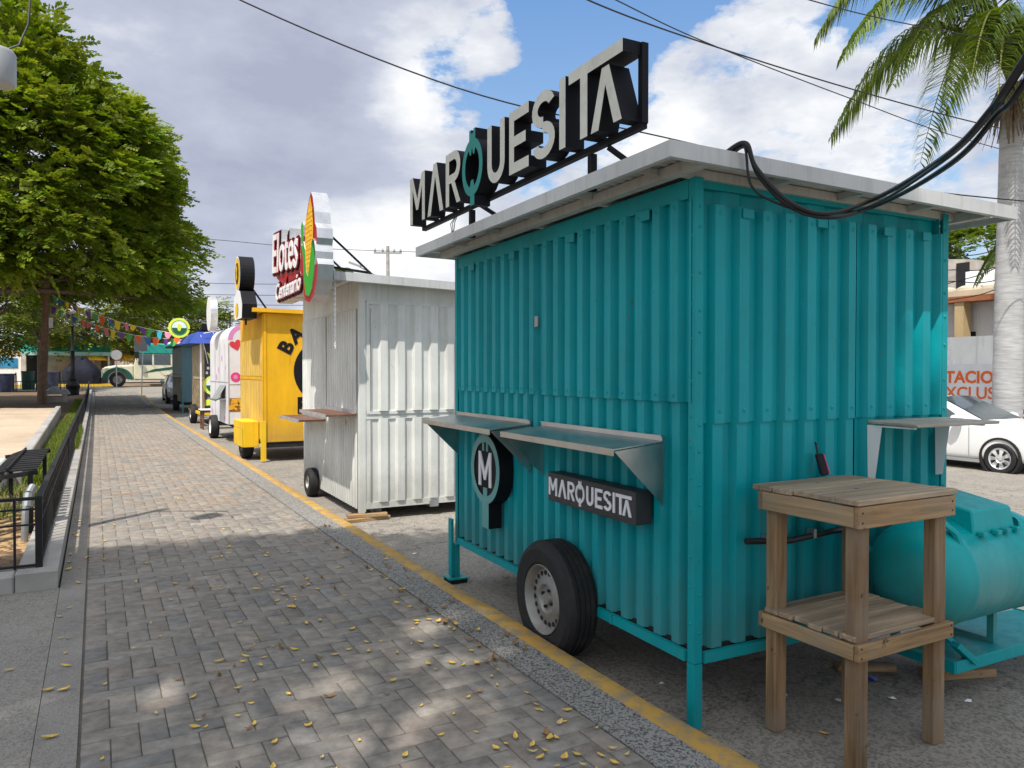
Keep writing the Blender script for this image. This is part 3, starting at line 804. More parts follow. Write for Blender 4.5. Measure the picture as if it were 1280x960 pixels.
# gas tank platform, welded to the stand
mb = MB()
mb.box(1.3, 2.45, -.40, -.03, .205, .215); mb.box(1.3, 2.45, -.412, -.402, .16, .222); mb.box(2.452, 2.462, -.41, -.03, .16, .222); mb.box(1.289, 1.299, -.41, -.03, .16, .222)
mb.bar((1.0, -.03, .85), (1.42, -.38, .22), .03, .012, (0, 1, 0)); mb.bar((2.42, -.04, .5), (2.60, -.45, .2), .04, .02)
mb.bar((1.32, -.39, .30), (1.44, -.41, .20), .05, .03)
mb.build('tank_platform', m_teal2, st, bevel=.003)

# ------------------------------------------------------------------ lettering of the stand
H_ = .365
def glyphs():
    h = H_; w = .062; g = []
    g.append(([[(0, 0), (0, h), (.066, h), (.165, .5*h), (.264, h), (.33, h), (.33, 0), (.27, 0), (.27, .74*h), (.187, .27*h), (.143, .27*h), (.06, .74*h), (.06, 0)]], 0))
    g.append(([[(.386, 0), (.511, h), (.575, h), (.701, 0), (.634, 0), (.543, .74*h), (.453, 0)]], 0))
    bowl = circ(.90, h-.105, .108, .105, 12, 90, -90)
    bin_ = circ(.895, h-.105, .052, .048, 10, -90, 90)
    g.append(([[(.749, 0), (.749, h)]+bowl+[(.91, h-.21), (1.01, 0), (.945, 0), (.85, h-.212), (.811, h-.212), (.811, 0)], [(.811, h-.153)]+bin_+[(.811, h-.057)]], 0))
    qx, qy = 1.205, .178
    g.append(('Q', qx, qy))
    g.append(([[(1.437, h), (1.437, .12)]+circ(1.558, .121, .121, .121, 14, 180, 360)+[(1.679, h), (1.617, h)]+circ(1.558, .121, .059, .06, 12, 360, 180)+[(1.499, h)]], 0))
    g.append(([[(1.739, 0), (1.739, h), (1.981, h), (1.981, h-w), (1.801, h-w), (1.801, h/2+w/2), (1.945, h/2+w/2), (1.945, h/2-w/2), (1.801, h/2-w/2), (1.801, w), (1.981, w), (1.981, 0)]], 0))
    # S
    sx = 2.146; r = .0985; rw = .125
    top = circ(sx, h-r, rw, r, 16, 25, 270); bot = circ(sx, r, rw, r, 16, 90, -155)
    ti = circ(sx, h-r, rw-w, r-w*.95, 12, 270, 25); bi = circ(sx, r, rw-w, r-w*.95, 12, -155, 90)
    # outer: top arc (25..270) down through middle to bottom arc
    topo = circ(sx, h-r, rw, r, 16, 20, 265); boti = circ(sx, r, rw-w, r-w*.95, 12, 90, -160)
    boto = circ(sx, r, rw, r, 16, -160, 90); topi = circ(sx, h-r, rw-w, r-w*.95, 12, 270, 20)
    g.append(([topo+boti+boto+topi], 0))
    g.append(([[(2.317, 0), (2.317, h), (2.379, h), (2.379, 0)]], 0))
    g.append(([[(2.411, h-.06), (2.411, h), (2.882, h), (2.882, h-.06), (2.586, h-.06), (2.586, 0), (2.52, 0), (2.52, h-.06)]], 0))
    g.append(([[(2.618, 0), (2.712, .285), (2.772, .285), (2.876, 0), (2.81, 0), (2.742, .20), (2.684, 0)]], 0))
    return g
def qring(qx, qy, k=1.0):
    ow, oh, iw, ih = .163*k, .187*k, .112*k, .132*k
    ring = [circ(qx, qy, ow, oh, 36)]
    t = .022*k
    inner = circ(qx, qy, iw, ih, 40)
    # notches in the hole: two prongs above, a stub below
    pr = []
    for x, y in inner:
        dx = x-qx
        if y > qy and (t*.7 < abs(dx) < t*2.2): y = min(y, qy+ih*.62)
        if y < qy and abs(dx) < t*1.5: y = max(y, qy-ih*.62)
        pr.append((x, y))
    ring.append(pr)
    return ring
sg = thing('roof_sign', 'large channel letter sign reading MARQUESITA on the roof edge of the teal stand', 'sign', (2.409, 2.643, 0), -A0)
V_S, Z_S = 3.036, 2.808
def put_marq(parent, sx, off, depth, face, side, qface, name='letter', k=1.0):
    for g in glyphs():
        if g[0] == 'Q':
            m = [qface, side]
            o1 = shape(name, [[(x*k, y*k) for x, y in L] for L in qring(g[1], g[2])], depth*1.01, m, parent, FACE_X, off)
            o2 = shape('q', [[(x*k, y*k) for x, y in L] for L in [[(1.172, -.07), (1.172, .0), (1.238, .0), (1.238, -.07)]]], depth, m, parent, FACE_X, off)
            o3 = shape('q', [[(x*k, y*k) for x, y in L] for L in [[(1.155, .34), (1.155, .425), (1.185, .425), (1.185, .40), (1.222, .40), (1.222, .425), (1.252, .425), (1.252, .34)]]], depth*.99, m, parent, FACE_X, off)
            join(name, [o1, o2, o3])
        else:
            shape(name, [[(x*k, y*k) for x, y in L] for L in g[0]], depth, [face, side], parent, FACE_X, off)
put_marq(sg, 1, Vector((-.185, V_S, Z_S)), .115, m_signface, m_black, m_signteal)
# black trim showing around the letter faces: backing behind the Q
shape('letter_back', [circ(1.205, .178, .15, .17, 24)], .03, m_black, sg, FACE_X, Vector((-.16, V_S, Z_S)))
mb = MB()
mb.box(-.20, -.165, .148, V_S, 2.778, 2.806); mb.box(-.20, -.165, .140, .172, 2.80, 3.17); mb.box(-.20, -.165, .173, .62, 3.135, 3.168)
mb.build('sign_frame', m_black, sg)
for v in (2.094, .584):
    MB().box(-.20, -.165, v-.018, v+.018, zr(-.18)-.03, 2.767).build('post', m_black, sg)
    MB().bar((-.165, v-.12, 2.775), (.20, v-.14, zr(.2)-.012), .022, .022).build('brace', m_black, sg)
mb = MB()
for k, dx in enumerate((0, .02, -.02)):
    mb.tube([(-.19, 2.36+dx, 2.77), (-.2, 2.40+dx*2, 2.73), (-.19, 2.42+dx, 2.68), (-.21, 2.45+dx*.5, 2.61)], .003, 5)
mb.build('wire', m_cable, sg)
# roundel with M
rs = thing('wall_sign', 'round black and teal sign with a white M under the far counter shelf', 'sign', (2.409, 2.643, 0), -A0)
rc, rz_ = 2.045, .975
ro = Vector((-.006, rc, rz_))
shape('back_drum', [circ(0, 0, .237, .245, 40)], .098, m_black, rs, FACE_X, ro)
o1 = shape('ring', [circ(0, 0, .232, .240, 40), circ(0, 0, .180, .188, 40)], .105, [m_signteal2, m_black], rs, FACE_X, ro)
shape('tail', [[(-.052, -.41), (-.052, -.236), (.052, -.236), (.052, -.41)]], .1, [m_signteal2, m_black], rs, FACE_X, ro)
shape('tab', [[(-.055, .236), (-.055, .285), (-.018, .285), (-.018, .255), (.018, .255), (.018, .285), (.055, .285), (.055, .236)]], .1, [m_signteal2, m_black], rs, FACE_X, ro)
shape('prong', [[(-.045, .125), (-.045, .19), (-.018, .19), (-.018, .125)]], .103, m_signteal2, rs, FACE_X, ro)
shape('prong', [[(.018, .125), (.018, .19), (.045, .19), (.045, .125)]], .103, m_signteal2, rs, FACE_X, ro)
shape('prong', [[(-.03, -.19), (-.03, -.13), (.03, -.13), (.03, -.19)]], .103, m_signteal2, rs, FACE_X, ro)
a, b = .10, .12
shape('letter', [[(-a, -b), (-a, b), (-a+.03, b), (0, -.02), (a-.03, b), (a, b), (a, -b), (a-.034, -b), (a-.034, b*.35), (.012, -.075), (-.012, -.075), (-a+.034, b*.35), (-a+.034, -b)]], .106, m_letter, rs, FACE_X, ro)
# box sign
bs = thing('wall_sign', 'long black box sign with white MARQUESITA lettering beside the wheel', 'sign', (2.409, 2.643, 0), -A0)
MB().box(-.105, -.006, .314, 1.173, .893, 1.06).build('box', m_panel, bs, bevel=.003)
k = .283
for g in [0]:
    put_marq(bs, 1, Vector((-.104, 1.157, .929)), .006, m_letter, m_letter, m_letter, k=k)

# ------------------------------------------------------------------ gas tank
tk = thing('gas_tank', 'rounded teal gas tank lying on the platform in front of the teal stand', 'gas tank', (3.93, 2.31, .22))
mb = MB(); r = .262; cz = .43
prof = []
for i in range(9): t = math.pi/2*i/8; prof.append((r*math.sin(t)**.8, -.53+.20*(1-math.cos(t))))
prof += [(r+.004, -.32), (r+.004, -.29), (r, -.285), (r, .285), (r+.004, .29), (r+.004, .32)]
for i in range(9): t = math.pi/2*(8-i)/8; prof.append((r*math.sin(t)**.8, .53-.20*(1-math.cos(t))))
mb.lathe((0, 0, cz), (1, 0, 0), prof, 48); mb.build('tank_body', m_tank, tk, smooth=True, ang=60)
for x in (-.26, .22):
    mb = MB(); mb.bar((x, -.03, 0), (x, -.03, .22), .035, .03); mb.bar((x, .2, 0), (x, .17, .26), .035, .03); mb.bar((x, -.05, .012), (x, .22, .012), .035, .02); mb.build('leg', m_tank, tk)
mb = MB(); bx0, bx1, by0, by1, z0, z1 = -.19, .17, -.17, .16, cz+r-.065, cz+r+.075
mb.hexa([(bx0, by0, z0), (bx1, by0, z0), (bx1, by1, z0), (bx0, by1, z0), (bx0+.01, by0+.02, z1-.02), (bx1-.01, by0+.02, z1-.02), (bx1-.01, by1-.02, z1+.03), (bx0+.01, by1-.02, z1+.03)])
vb = mb.build('valve_box', m_tank, tk, bevel=.008)
for x in (-.15, -.03, .05, .14): MB().box(x-.02, x+.02, by0-.035, by0-.002, z0+.0, z0+.022).build('lug', m_tank, vb, bevel=.003)
MB().lathe((bx1+.01, by0+.02, z0+.03), (1, 0, 0), [(.03, 0), (.03, .02), (0, .022)], 12).build('bolt', m_tank, vb)
mb = MB(); mb.tube([(-.36, -.09, cz+.20), (-.36, -.13, cz+.27), (-.33, -.16, cz+.22), (-.32, -.19, cz+.13)], .022, 8); mb.build('lifting_lug', m_tank, tk, smooth=True)
hs = thing('gas_hose', 'black hose running along the front wall of the teal stand to the tank', 'hose', (2.7, 2.55, .86))
mb = MB(); mb.tube([(-.05, .01, .0), (.25, .015, -.03), (.55, .005, -.01), (.8, -.01, -.005), (.98, -.05, .0), (1.05, -.12, .06), (1.13, -.16, .07)], .016, 8); mb.build('hose_body', m_hose, hs, smooth=True)
mb = MB()
for x in (.08, .4): mb.box(x-.01, x+.01, -.006, .034, -.03, .014)
mb.build('clip', m_zinc, hs)
# ------------------------------------------------------------------ wooden table
tb = thing('wooden_table', 'tall rough wooden table with a lower shelf in front of the teal stand', 'table', (3.0, 2.25, 0), 0)
qq = random.Random(9)
LX, LY = .262, .21
for sx in (-1, 1):
    for sy in (-1, 1):
        MB().hexa([(sx*LX-.037+.008*qq.uniform(-1, 1), sy*LY-.03, 0), (sx*LX+.037, sy*LY-.03, 0), (sx*LX+.037, sy*LY+.03, 0), (sx*LX-.037, sy*LY+.03, 0), (sx*LX-.038, sy*LY-.03, 1.10), (sx*LX+.038, sy*LY-.03, 1.10), (sx*LX+.038, sy*LY+.03, 1.10), (sx*LX-.038, sy*LY+.03, 1.10)]).build('leg', m_wz, tb, bevel=.005)
def planks(nm, x0, x1, y0, y1, z0, z1, n, parent):
    mb = MB(); w = (y1-y0)/n
    for i in range(n):
        a = y0+i*w+qq.uniform(.002, .006); b = y0+(i+1)*w-qq.uniform(.001, .004); dz = qq.uniform(-.003, .003)
        e0, e1 = qq.uniform(-.012, .006), qq.uniform(-.006, .012)
        mb.hexa([(x0+e0, a, z0+dz), (x1+e1, a, z0+dz), (x1+e1, b, z0+dz), (x0+e0, b, z0+dz), (x0+e0, a, z1+dz), (x1+e1, a, z1+dz+qq.uniform(-.003, .003)), (x1+e1, b, z1+dz), (x0+e0, b, z1+dz)])
    return mb.build(nm, wood_mat('weathered_top_'+nm, (.36, .26, .165), 'x'), parent, bevel=.003)
planks('table_top', -.322, .335, -.27, .295, 1.107, 1.130, 5, tb)
planks('lower_shelf', -.30, .30, -.24, .24, .545, .567, 6, tb)
def apron(z0, z1, ex):
    for sy in (-1, 1):
        MB().box(-LX-.058-ex, LX+.058+ex, sy*(LY+.031) if sy > 0 else -LY-.031-.024, LY+.055 if sy > 0 else -LY-.031, z0, z1).build('apron', m_wx, tb, bevel=.003)
    for sx in (-1, 1):
        x = LX+.040; a, b = (x, x+.024) if sx > 0 else (-x-.024, -x)
        MB().box(a, b, -LY-.030, LY+.030, z0+.003, z1-.003).build('apron', m_wy, tb, bevel=.003)
apron(1.015, 1.105, .005); apron(.475, .543, 0)
mb = MB()
for x in (-LX-.04, LX+.04):
    for z in (1.04, 1.08, .49, .53): mb.dome((x, -LY-.055, z), (0, -1, 0), .005, .002)
mb.build('nail_head', m_dark, tb)
ph = thing('phone', 'small black handset with a pink edge leaning behind the wooden table', 'handset', (3.17, 2.56, 1.135), .15)  # black phone standing on the table, leaning toward the stand wall
MB().hexa([(-.03, -.02, 0), (.03, -.02, 0), (.03, 0, 0), (-.03, 0, 0), (-.03, .012, .105), (.03, .012, .105), (.03, .03, .105), (-.03, .03, .105)]).build('case', m_black, ph, bevel=.006)
MB().hexa([(.031, -.02, .005), (.035, -.02, .005), (.035, 0, .005), (.031, 0, .005), (.031, .012, .10), (.035, .012, .10), (.035, .028, .10), (.031, .028, .10)]).build('edge', m_pink, ph)
MB().tube([(-.01, .02, .10), (-.01, .03, .15), (.0, .04, .16)], .006, 6).build('cord', m_cable, ph)
for i, (x, y, rz, sc, lab) in enumerate([(4.08, 2.42, -.35, 1, 'short wooden plank lying on the road under the tank platform'), (4.02, 2.52, .3, .55, 'wooden block wedged under the tank platform')]):
    MB_ = MB().box(-.2*sc, .2*sc, -.05, .05, 0, .045) if i == 0 else MB().box(-.07, .07, -.06, .06, .047, .155)
    w = MB_.build('wood_block', m_wx, bevel=.004); w.location = (x, y, 0) if i == 0 else (4.0, 2.44, 0); w.rotation_euler = (0, 0, rz); tag(w, lab, 'wood block')
w = MB().box(-.16, .16, -.04, .04, 0, .03).build('wood_block', m_wx, bevel=.004); w.location = (3.72, 2.72, 0); w.rotation_euler = (0, 0, -.5); tag(w, 'dark flat board on the road behind the wooden table leg', 'wood block')

# ------------------------------------------------------------------ white stand
ws = thing('food_stand', 'white corrugated metal food stand with two brown counter shelves, behind the teal stand', 'food stand', (2.55, 8.12, 0), -.015)
WL, WW = 2.75, 2.0
mb = MB(); corr(mb, 'u', .06, WL, .12, 2.36, -.003, -1, .105, .02, .02); mb.build('side_wall', m_white, ws, recalc=False)
mb = MB(); corr(mb, 'u', .06, 1.36, 1.10, 2.345, -.012, -1, .105, .02, .02); mb.build('side_panel', m_white, ws, recalc=False)
mb = MB(); corr(mb, 'u', 1.40, WL-.02, .97, 2.345, -.012, -1, .105, .02, .02); mb.build('side_panel', m_white, ws, recalc=False)
mb = MB(); corr(mb, 'v', .10, WW-.05, .20, 1.13, -.003, -1, .20, .035, .02); mb.build('front_wall', m_white, ws, recalc=False)
mb = MB(); corr(mb, 'v', .10, WW-.05, 1.215, 2.40, -.012, -1, .20, .035, .02); fp = mb.build('front_panel', m_white, ws, recalc=False)
mb = MB()
mb.box(.06, WW-.04, -.025, -.003, 1.18, 1.215); mb.box(.06, WW-.04, -.025, -.003, 2.40, 2.43); mb.box(.06, .10, -.026, -.002, 1.19, 2.43)
mb.build('panel_rim', m_white, fp)
mb = MB()
mb.box(-.02, .05, -.02, .05, .10, 2.64); mb.box(.0505, .105, -.012, .01, .13, 2.42); mb.box(.106, WW-.05, -.010, -.001, 1.152, 1.18); mb.box(WW-.05, WW, -.02, .05, .1, 2.64); mb.box(.05, WW-.05, -.018, .02, .13, .20); mb.box(.05, WW-.05, -.017, .02, 1.125, 1.152)
mb.box(-.015, .03, .05, WL, 2.345, 2.66); mb.box(.05, WW-.05, -.008, .03, 2.43, 2.63); mb.box(-.012, .02, WL-.03, WL, .12, 2.35)
mb.build('frame', m_white, ws)
mb = MB(); mb.box(WW-.01, WW, .05, WL, .12, 2.6); mb.box(.05, WW, WL-.01, WL, .12, 2.6); mb.box(.03, WW-.01, .06, WL-.02, .14, .16); mb.build('rear_wall', m_white, ws)
mb = MB()
def zw(u): return 2.69-.03*u
def slw(mb, u0, u1, v0, v1, d0, d1): mb.hexa([(u0, v0, zw(u0)+d0), (u1, v0, zw(u1)+d0), (u1, v1, zw(u1)+d0), (u0, v1, zw(u0)+d0), (u0, v0, zw(u0)+d1), (u1, v0, zw(u1)+d1), (u1, v1, zw(u1)+d1), (u0, v1, zw(u0)+d1)])
slw(mb, -.36, WW+.3, -.27, WL+.15, -.025, .0)
wr = mb.build('roof', m_white, ws)
mb = MB(); slw(mb, -.366, -.361, -.276, WL+.15, -.085, .004); slw(mb, -.361, WW+.3, -.276, -.271, -.085, .004); mb.build('fascia', m_fascia, wr)
mb = MB(); slw(mb, -.2, -.15, -.26, WL, -.07, -.026); slw(mb, -.35, WW, -.1, -.06, -.068, -.027); mb.build('roof_beam', m_white, wr)
def wshelf(v0, v1, z):
    mb = MB(); mb.box(-.37, -.035, v0, v1, z-.025, z); s = mb.build('shelf', m_brown, ws, bevel=.003)
    MB().box(-.38, -.371, v0, v1, z-.035, z+.003).build('edge', m_alu, s)
    MB().box(-.06, -.036, v0, v1, z+.001, z+.04).build('edge', m_alu, s)
wshelf(.05, 1.33, 1.185); wshelf(1.40, 2.62, 1.05)
wheel(ws, (-.09, 1.95, .19), (-1, 0, 0), .19, .13, .085, holes=False, tread=False)
mb = MB(); mb.box(.2, .3, .2, WL, .05, .12); mb.box(.8, .9, -.05, .1, .1, .17); mb.build('chassis_beam', m_zinc, ws)
mb = MB().box(-.02, .04, -.02, .04, .085, .1); mb.build('leg', m_white, ws)
for i, (z, rz, w_, l_, lab) in enumerate([(0, .1, .05, .26, 'lower grey plank of the pair under the corner of the white stand'), (.042, -.15, .045, .22, 'upper grey plank of the pair under the corner of the white stand')]):
    b = MB().box(-l_, l_, -w_, w_, 0, .04).build('wood_block', m_wx, bevel=.004); b.location = (2.62, 8.12, z); b.rotation_euler = (0, 0, rz); tag(b, lab, 'wood block')
ch = thing('chain', 'thin white chain hanging from the roof corner of the white stand', 'chain', (2.22, 7.95, 2.60))
mb = MB()
for i in range(26):
    z = -i*.027
    if i % 2: mb.box(-.004, .004, -.010, .010, z-.03, z)
    else: mb.box(-.010, .010, -.004, .004, z-.03, z)
mb.build('links', m_wwhite, ch)

# corn sign
es = thing('roof_sign', 'cut-out sign reading Elotes Centenario with a big corn cob on the white stand', 'sign', (2.13, 9.87, 2.44), 0)
# shape coordinates: x runs toward -Y from Y=11.2, y up from z=2.4
def P(lst): return [(a, b) for a, b in lst]
EO = Vector((0, 0, 0))
back = P([(.14, 1.3), (.5, 1.3), (.9, 1.2), (1.5, 1.1), (1.66, .9), (1.66, .25), (1.3, .26), (.6, .18), (.45, .2), (.42, .5), (.2, .62)])
shape('backing', [back], .155, [m_red, m_alu], es, FACE_X, EO)
text('backing', 'Elotes', 1.12, .16, [m_red, m_alu], es, FACE_X, EO+Vector((0, -.80, 1.02)), tilt=-.09, bold=.075, scale=(.55, 1))
text('backing', 'Centenario', .45, .157, [m_red, m_alu], es, FACE_X, EO+Vector((0, -.95, .30)), tilt=.02, bold=.07, scale=(.68, 1), shear=.25)
text('letters', 'Elotes', 1.12, .012, m_black, es, FACE_X, EO+Vector((-.162, -.80, 1.02)), tilt=-.09, bold=.055, scale=(.55, 1))
text('letters', 'Elotes', 1.12, .02, m_red, es, FACE_X, EO+Vector((-.162, -.80, 1.02)), tilt=-.09, bold=.028, scale=(.55, 1))
text('letters', 'Elotes', 1.12, .026, m_wwhite, es, FACE_X, EO+Vector((-.164, -.80, 1.02)), tilt=-.09, bold=.008, scale=(.55, 1))
text('letters', 'Centenario', .45, .012, m_black, es, FACE_X, EO+Vector((-.162, -.95, .30)), tilt=.02, bold=.05, scale=(.68, 1), shear=.25)
text('letters', 'Centenario', .45, .02, m_red, es, FACE_X, EO+Vector((-.162, -.95, .30)), tilt=.02, bold=.026, scale=(.68, 1), shear=.25)
text('letters', 'Centenario', .45, .026, m_wwhite, es, FACE_X, EO+Vector((-.164, -.95, .30)), tilt=.02, bold=.006, scale=(.68, 1), shear=.25)
cobo = [(1.62, .25), (1.60, .7), (1.68, 1.1), (1.82, 1.42), (1.98, 1.68), (2.10, 1.80), (2.20, 1.68), (2.28, 1.42), (2.31, 1.22), (2.40, 1.12), (2.42, .95), (2.36, .8), (2.40, .62), (2.46, .5), (2.40, .25), (2.25, .0), (2.0, -.1), (1.78, -.06), (1.66, .05)]
shape('cob_backing', [cobo], .18, [m_red, m_alu], es, FACE_X, EO+Vector((-.0, 0, 0)))
cob = [(1.76, .4), (1.76, .9), (1.84, 1.25), (1.97, 1.55), (2.10, 1.72), (2.20, 1.5), (2.26, 1.2), (2.24, .8), (2.08, .3), (1.9, .05)]
shape('corn_cob', [cob], .188, [m_corn, m_black], es, FACE_X, EO)
ks = []
mb = MB()
for i in range(5):
    for j in range(16):
        y = .3+j*.078; x = 1.80+i*.088+.03*math.sin(j*.5)
        lo = 1.80 if y < 1.2 else 1.80+(y-1.2)*.45; hi = 2.0+min(.26, (y-.1)*.3) if y < 1.25 else 2.26-(y-1.25)*.2
        if lo < x < hi: mb.box(-.194, -.1885, -x-.036, -x+.036, y-.032, y+.032)
mb.build('kernels', M_('corn_kernel', (.85, .48, .03), .45, 0, .3, 30), es)
shape('leaf', [[(1.63, .9), (1.70, .75), (1.76, .3), (1.84, .05), (2.02, .0), (2.2, .12), (2.36, .5), (2.34, .75), (2.2, .9), (2.1, .6), (1.98, .35), (1.88, .45), (1.82, .85), (1.72, 1.02)]], .196, [m_sgreen, m_alu], es, FACE_X, EO)
shape('leaf', [[(2.2, .9), (2.34, .75), (2.4, .5), (2.42, .72), (2.36, .9), (2.28, .96)]], .199, [m_dgreen, m_alu], es, FACE_X, EO)
shape('leaf', [[(1.60, 1.3), (1.68, 1.38), (1.74, 1.3), (1.76, 1.1), (1.70, .98), (1.62, 1.05)]], .199, [m_sgreen, m_alu], es, FACE_X, EO)
for c_ in es.children:
    if c_.name.split('.')[0] in ('cob_backing', 'corn_cob', 'kernels', 'leaf'):
        c_.data.transform(Matrix.Translation((0, -2.06, 0)) @ Matrix.Diagonal((.92, .80, 1, 1)) @ Matrix.Translation((0, 2.06, 0)))
for c_ in es.children: c_.data.transform(Matrix.Diagonal((1, .93, .60, 1)))
mb = MB()
for y in (-.45, -1.2, -1.85): MB().box(.002, .03, y-.015, y+.015, .15, .75).bar((.02, y, .33), (.5, y, .29), .025, .025).bar((.02, y, .7), (.5, y-.05, .27), .02, .02).build('bracket', m_black, es)

# ------------------------------------------------------------------ yellow stand
ys_ = thing('food_stand', 'yellow box stand with black lettering and a bright yellow mudguard, third from the front', 'food stand', (2.66, 14.25, 0), 0)
YWd, YLn = 2.0, 2.5
mb = MB(); mb.box(0, YWd, 0, YLn, .36, 2.72); mb.build('body', m_yellow, ys_, bevel=.008)
mb = MB(); mb.box(.06, 1.94, -.006, -.002, 2.44, 2.68); mb.box(.001, .05, -.012, -.002, .37, 2.7); mb.box(-.012, -.003, .0, .07, .37, 2.7); mb.box(-.010, -.003, .07, YLn, 1.50, 1.56); mb.box(-.01, -.003, .07, YLn, 2.28, 2.31)
mb.box(.46, .475, -.006, -.0025, 1.8, 2.43)
mb.build('trim', m_yellow, ys_)
mb = MB(); corr(mb, 'u', .09, YLn-.05, .40, 1.49, -.003, -1, .30, .012); corr(mb, 'u', .09, YLn-.05, 1.57, 2.27, -.003, -1, .24, .012); mb.build('side_panel', M_('faded_yellow_print', (.66, .42, .07), .45, 0, .18, 1.5, (.5, .38, .16), .6, 2), ys_, recalc=False)
mb = MB(); mb.hexa([(-.2, -.14, 2.73), (YWd+.1, -.14, 2.70), (YWd+.1, YLn-.4, 2.70), (-.2, YLn-.4, 2.73), (-.2, -.14, 2.80), (YWd+.1, -.14, 2.77), (YWd+.1, YLn-.4, 2.77), (-.2, YLn-.4, 2.80)]); mb.build('roof', m_yellow, ys_)
mb = MB(); mb.box(-.30, -.06, .15, 1.0, .47, .72); mb.box(-.31, -.01, .1, 1.05, .66, .73); mb.hexa([(-.14, -.02, .3), (.02, -.02, .3), (.02, .14, .3), (-.14, .14, .3), (-.06, -.02, .75), (.02, -.02, .75), (.02, .14, .75), (-.06, .14, .75)])
mb = MB(); mb.box(-.32, -.02, .38, 1.34, .58, .73); mb.box(-.32, -.30, .38, 1.34, .25, .579); mb.box(-.30, -.02, .36, .38, .25, .73); mb.build('mudguard', m_yellow2, ys_, bevel=.01)
MB().box(-.05, .035, -.03, .05, .02, .75).build('leg', m_yellow2, ys_)
MB().box(.05, YWd-.02, .02, .1, .26, .355).build('chassis_beam', m_blackm, ys_)
MB().box(.1, .18, .1, YLn, .26, .34).build('chassis_beam', m_blackm, ys_)
wheel(ys_, (-.165, .86, .31), (-1, 0, 0), .31, .2, .17, holes=False, tread=False)
shape('emblem', [circ(1.12, 1.66, .58, .60, 48)], .004, m_black, ys_, FACE_Y, Vector((0, -.004, 0)))
# lettering along the arc
for chh, ang, sz in (('B', 152, .36), ('A', 131, .36)):
    t = R(ang); text('letters', chh, sz, .004, m_black, ys_, FACE_Y, Vector((1.12+.80*math.cos(t), -.004, 1.72+.80*math.sin(t))), tilt=t-math.pi/2, bold=.016)
text('letters', 'F', .40, .004, m_black, ys_, FACE_Y, Vector((.69, -.004, 1.01)), bold=.018)
s2 = thing('roof_sign', 'black-sided sign with round yellow emblems standing over the yellow stand', 'sign', (2.42, 14.6, 2.62), 0)
so_ = Vector((.13, .62, 0))
shape('backing', [circ(.5, .83, .30, .33, 28, -70, 250)+[(.10, .42), (.05, .2), (.18, .0), (.95, .0), (1.0, .25), (.78, .5)]], .26, [m_wwhite, m_black], s2, FACE_X, so_)
shape('emblem', [circ(.5, .84, .26, .29, 28)], .265, [m_yellow2, m_black], s2, FACE_X, so_)
shape('emblem', [circ(.5, .84, .17, .20, 24)], .27, [m_panel, m_black], s2, FACE_X, so_)
shape('emblem', [[(.45, .72), (.45, .97), (.52, .99), (.57, .92), (.52, .85), (.56, .76), (.5, .72)]], .275, [m_yellow2, m_black], s2, FACE_X, so_)
shape('emblem', [circ(.42, .17, .16, .13, 20)], .268, [m_yellow2, m_black], s2, FACE_X, so_)
MB().bar((.05, .25, .75), (.35, -.12, .18), .025, .025).build('brace', m_black, s2)
MB().box(.0, .03, .1, .13, -.1, .02).build('post', m_black, s2)

# ------------------------------------------------------------------ pink and white trailer
pt = thing('food_trailer', 'rounded white trailer with pink prints and a band of orange fries', 'food trailer', (2.62, 18.2, 0), 0)
PWd, PLn = 1.75, 3.1
outl = [(0, .45), (PWd, .45)]+circ(PWd-.35, 2.38, .35, .36, 9, 0, 90)+circ(.35, 2.38, .35, .36, 9, 90, 180)
mb = MB(); o = len(outl)
for y in (0, PLn): mb.v += [(x, y, z) for x, z in outl]
mb.f.append(tuple(range(o))); mb.f.append(tuple(range(2*o-1, o-1, -1)))
for i in range(o): mb.f.append((i, i+o, (i+1) % o+o, (i+1) % o))
mb.m = [0]*len(mb.f); mb.build('body', m_pinkwhite, pt, smooth=True)
ring = [(x, z) for x, z in circ(.35, 2.38, .352, .362, 9, 90, 180)]
mb = MB()
for (x, z), (x2, z2) in zip(ring[:-1], ring[1:]):
    k = .72
    mb.quad((x, -.004, z), (x2, -.004, z2), (.35+(x2-.35)*k, -.004, 2.38+(z2-2.38)*k), (.35+(x-.35)*k, -.004, 2.38+(z-2.38)*k))
mb.quad((.355, -.0045, 2.741), (1.2, -.0045, 2.741), (1.2, -.0045, 2.64), (.355, -.0045, 2.64))
mb.build('pink_frill', m_lpink, pt)
h = [(0, -.12), (.11, .0), (.13, .07), (.09, .12), (.03, .11), (0, .07), (-.03, .11), (-.09, .12), (-.13, .07), (-.11, .0)]
shape('heart', [[(x*1.0, y) for x, y in h]], .004, flat('heart_red', (.65, .04, .06), .5), pt, FACE_Y, Vector((.17, -.003, 2.25)), tilt=.3)
shape('dot', [circ(0, 0, .11, .11, 20)], .004, m_pink, pt, FACE_Y, Vector((.16, -.003, 1.53)))
shape('dot', [circ(0, 0, .05, .05, 16)], .006, m_lpink, pt, FACE_Y, Vector((.16, -.003, 1.53)))
mb = MB().box(.0, 1.2, -.006, -.002, .74, 1.05); mb.build('fries_print', flat('fries_dark', (.28, .12, .02), .5), pt)
mb = MB(); q = random.Random(8)
for i in range(60):
    x = q.uniform(.03, 1.15); z = q.uniform(.77, 1.02); l = q.uniform(.04, .075); a = q.uniform(-1.2, 1.2)
    yy = -.0075-i*.00025
    dx, dz = math.cos(a)*l, math.sin(a)*l; px, pz = -math.sin(a)*.022, math.cos(a)*.022
    mb.quad((x-dx-px, yy, z-dz-pz), (x+dx-px, yy, z+dz-pz), (x+dx+px, yy, z+dz+pz), (x-dx+px, yy, z-dz+pz))
mb.build('fries', flat('fries_yellow', (.80, .42, .04), .5), pt, recalc=False)
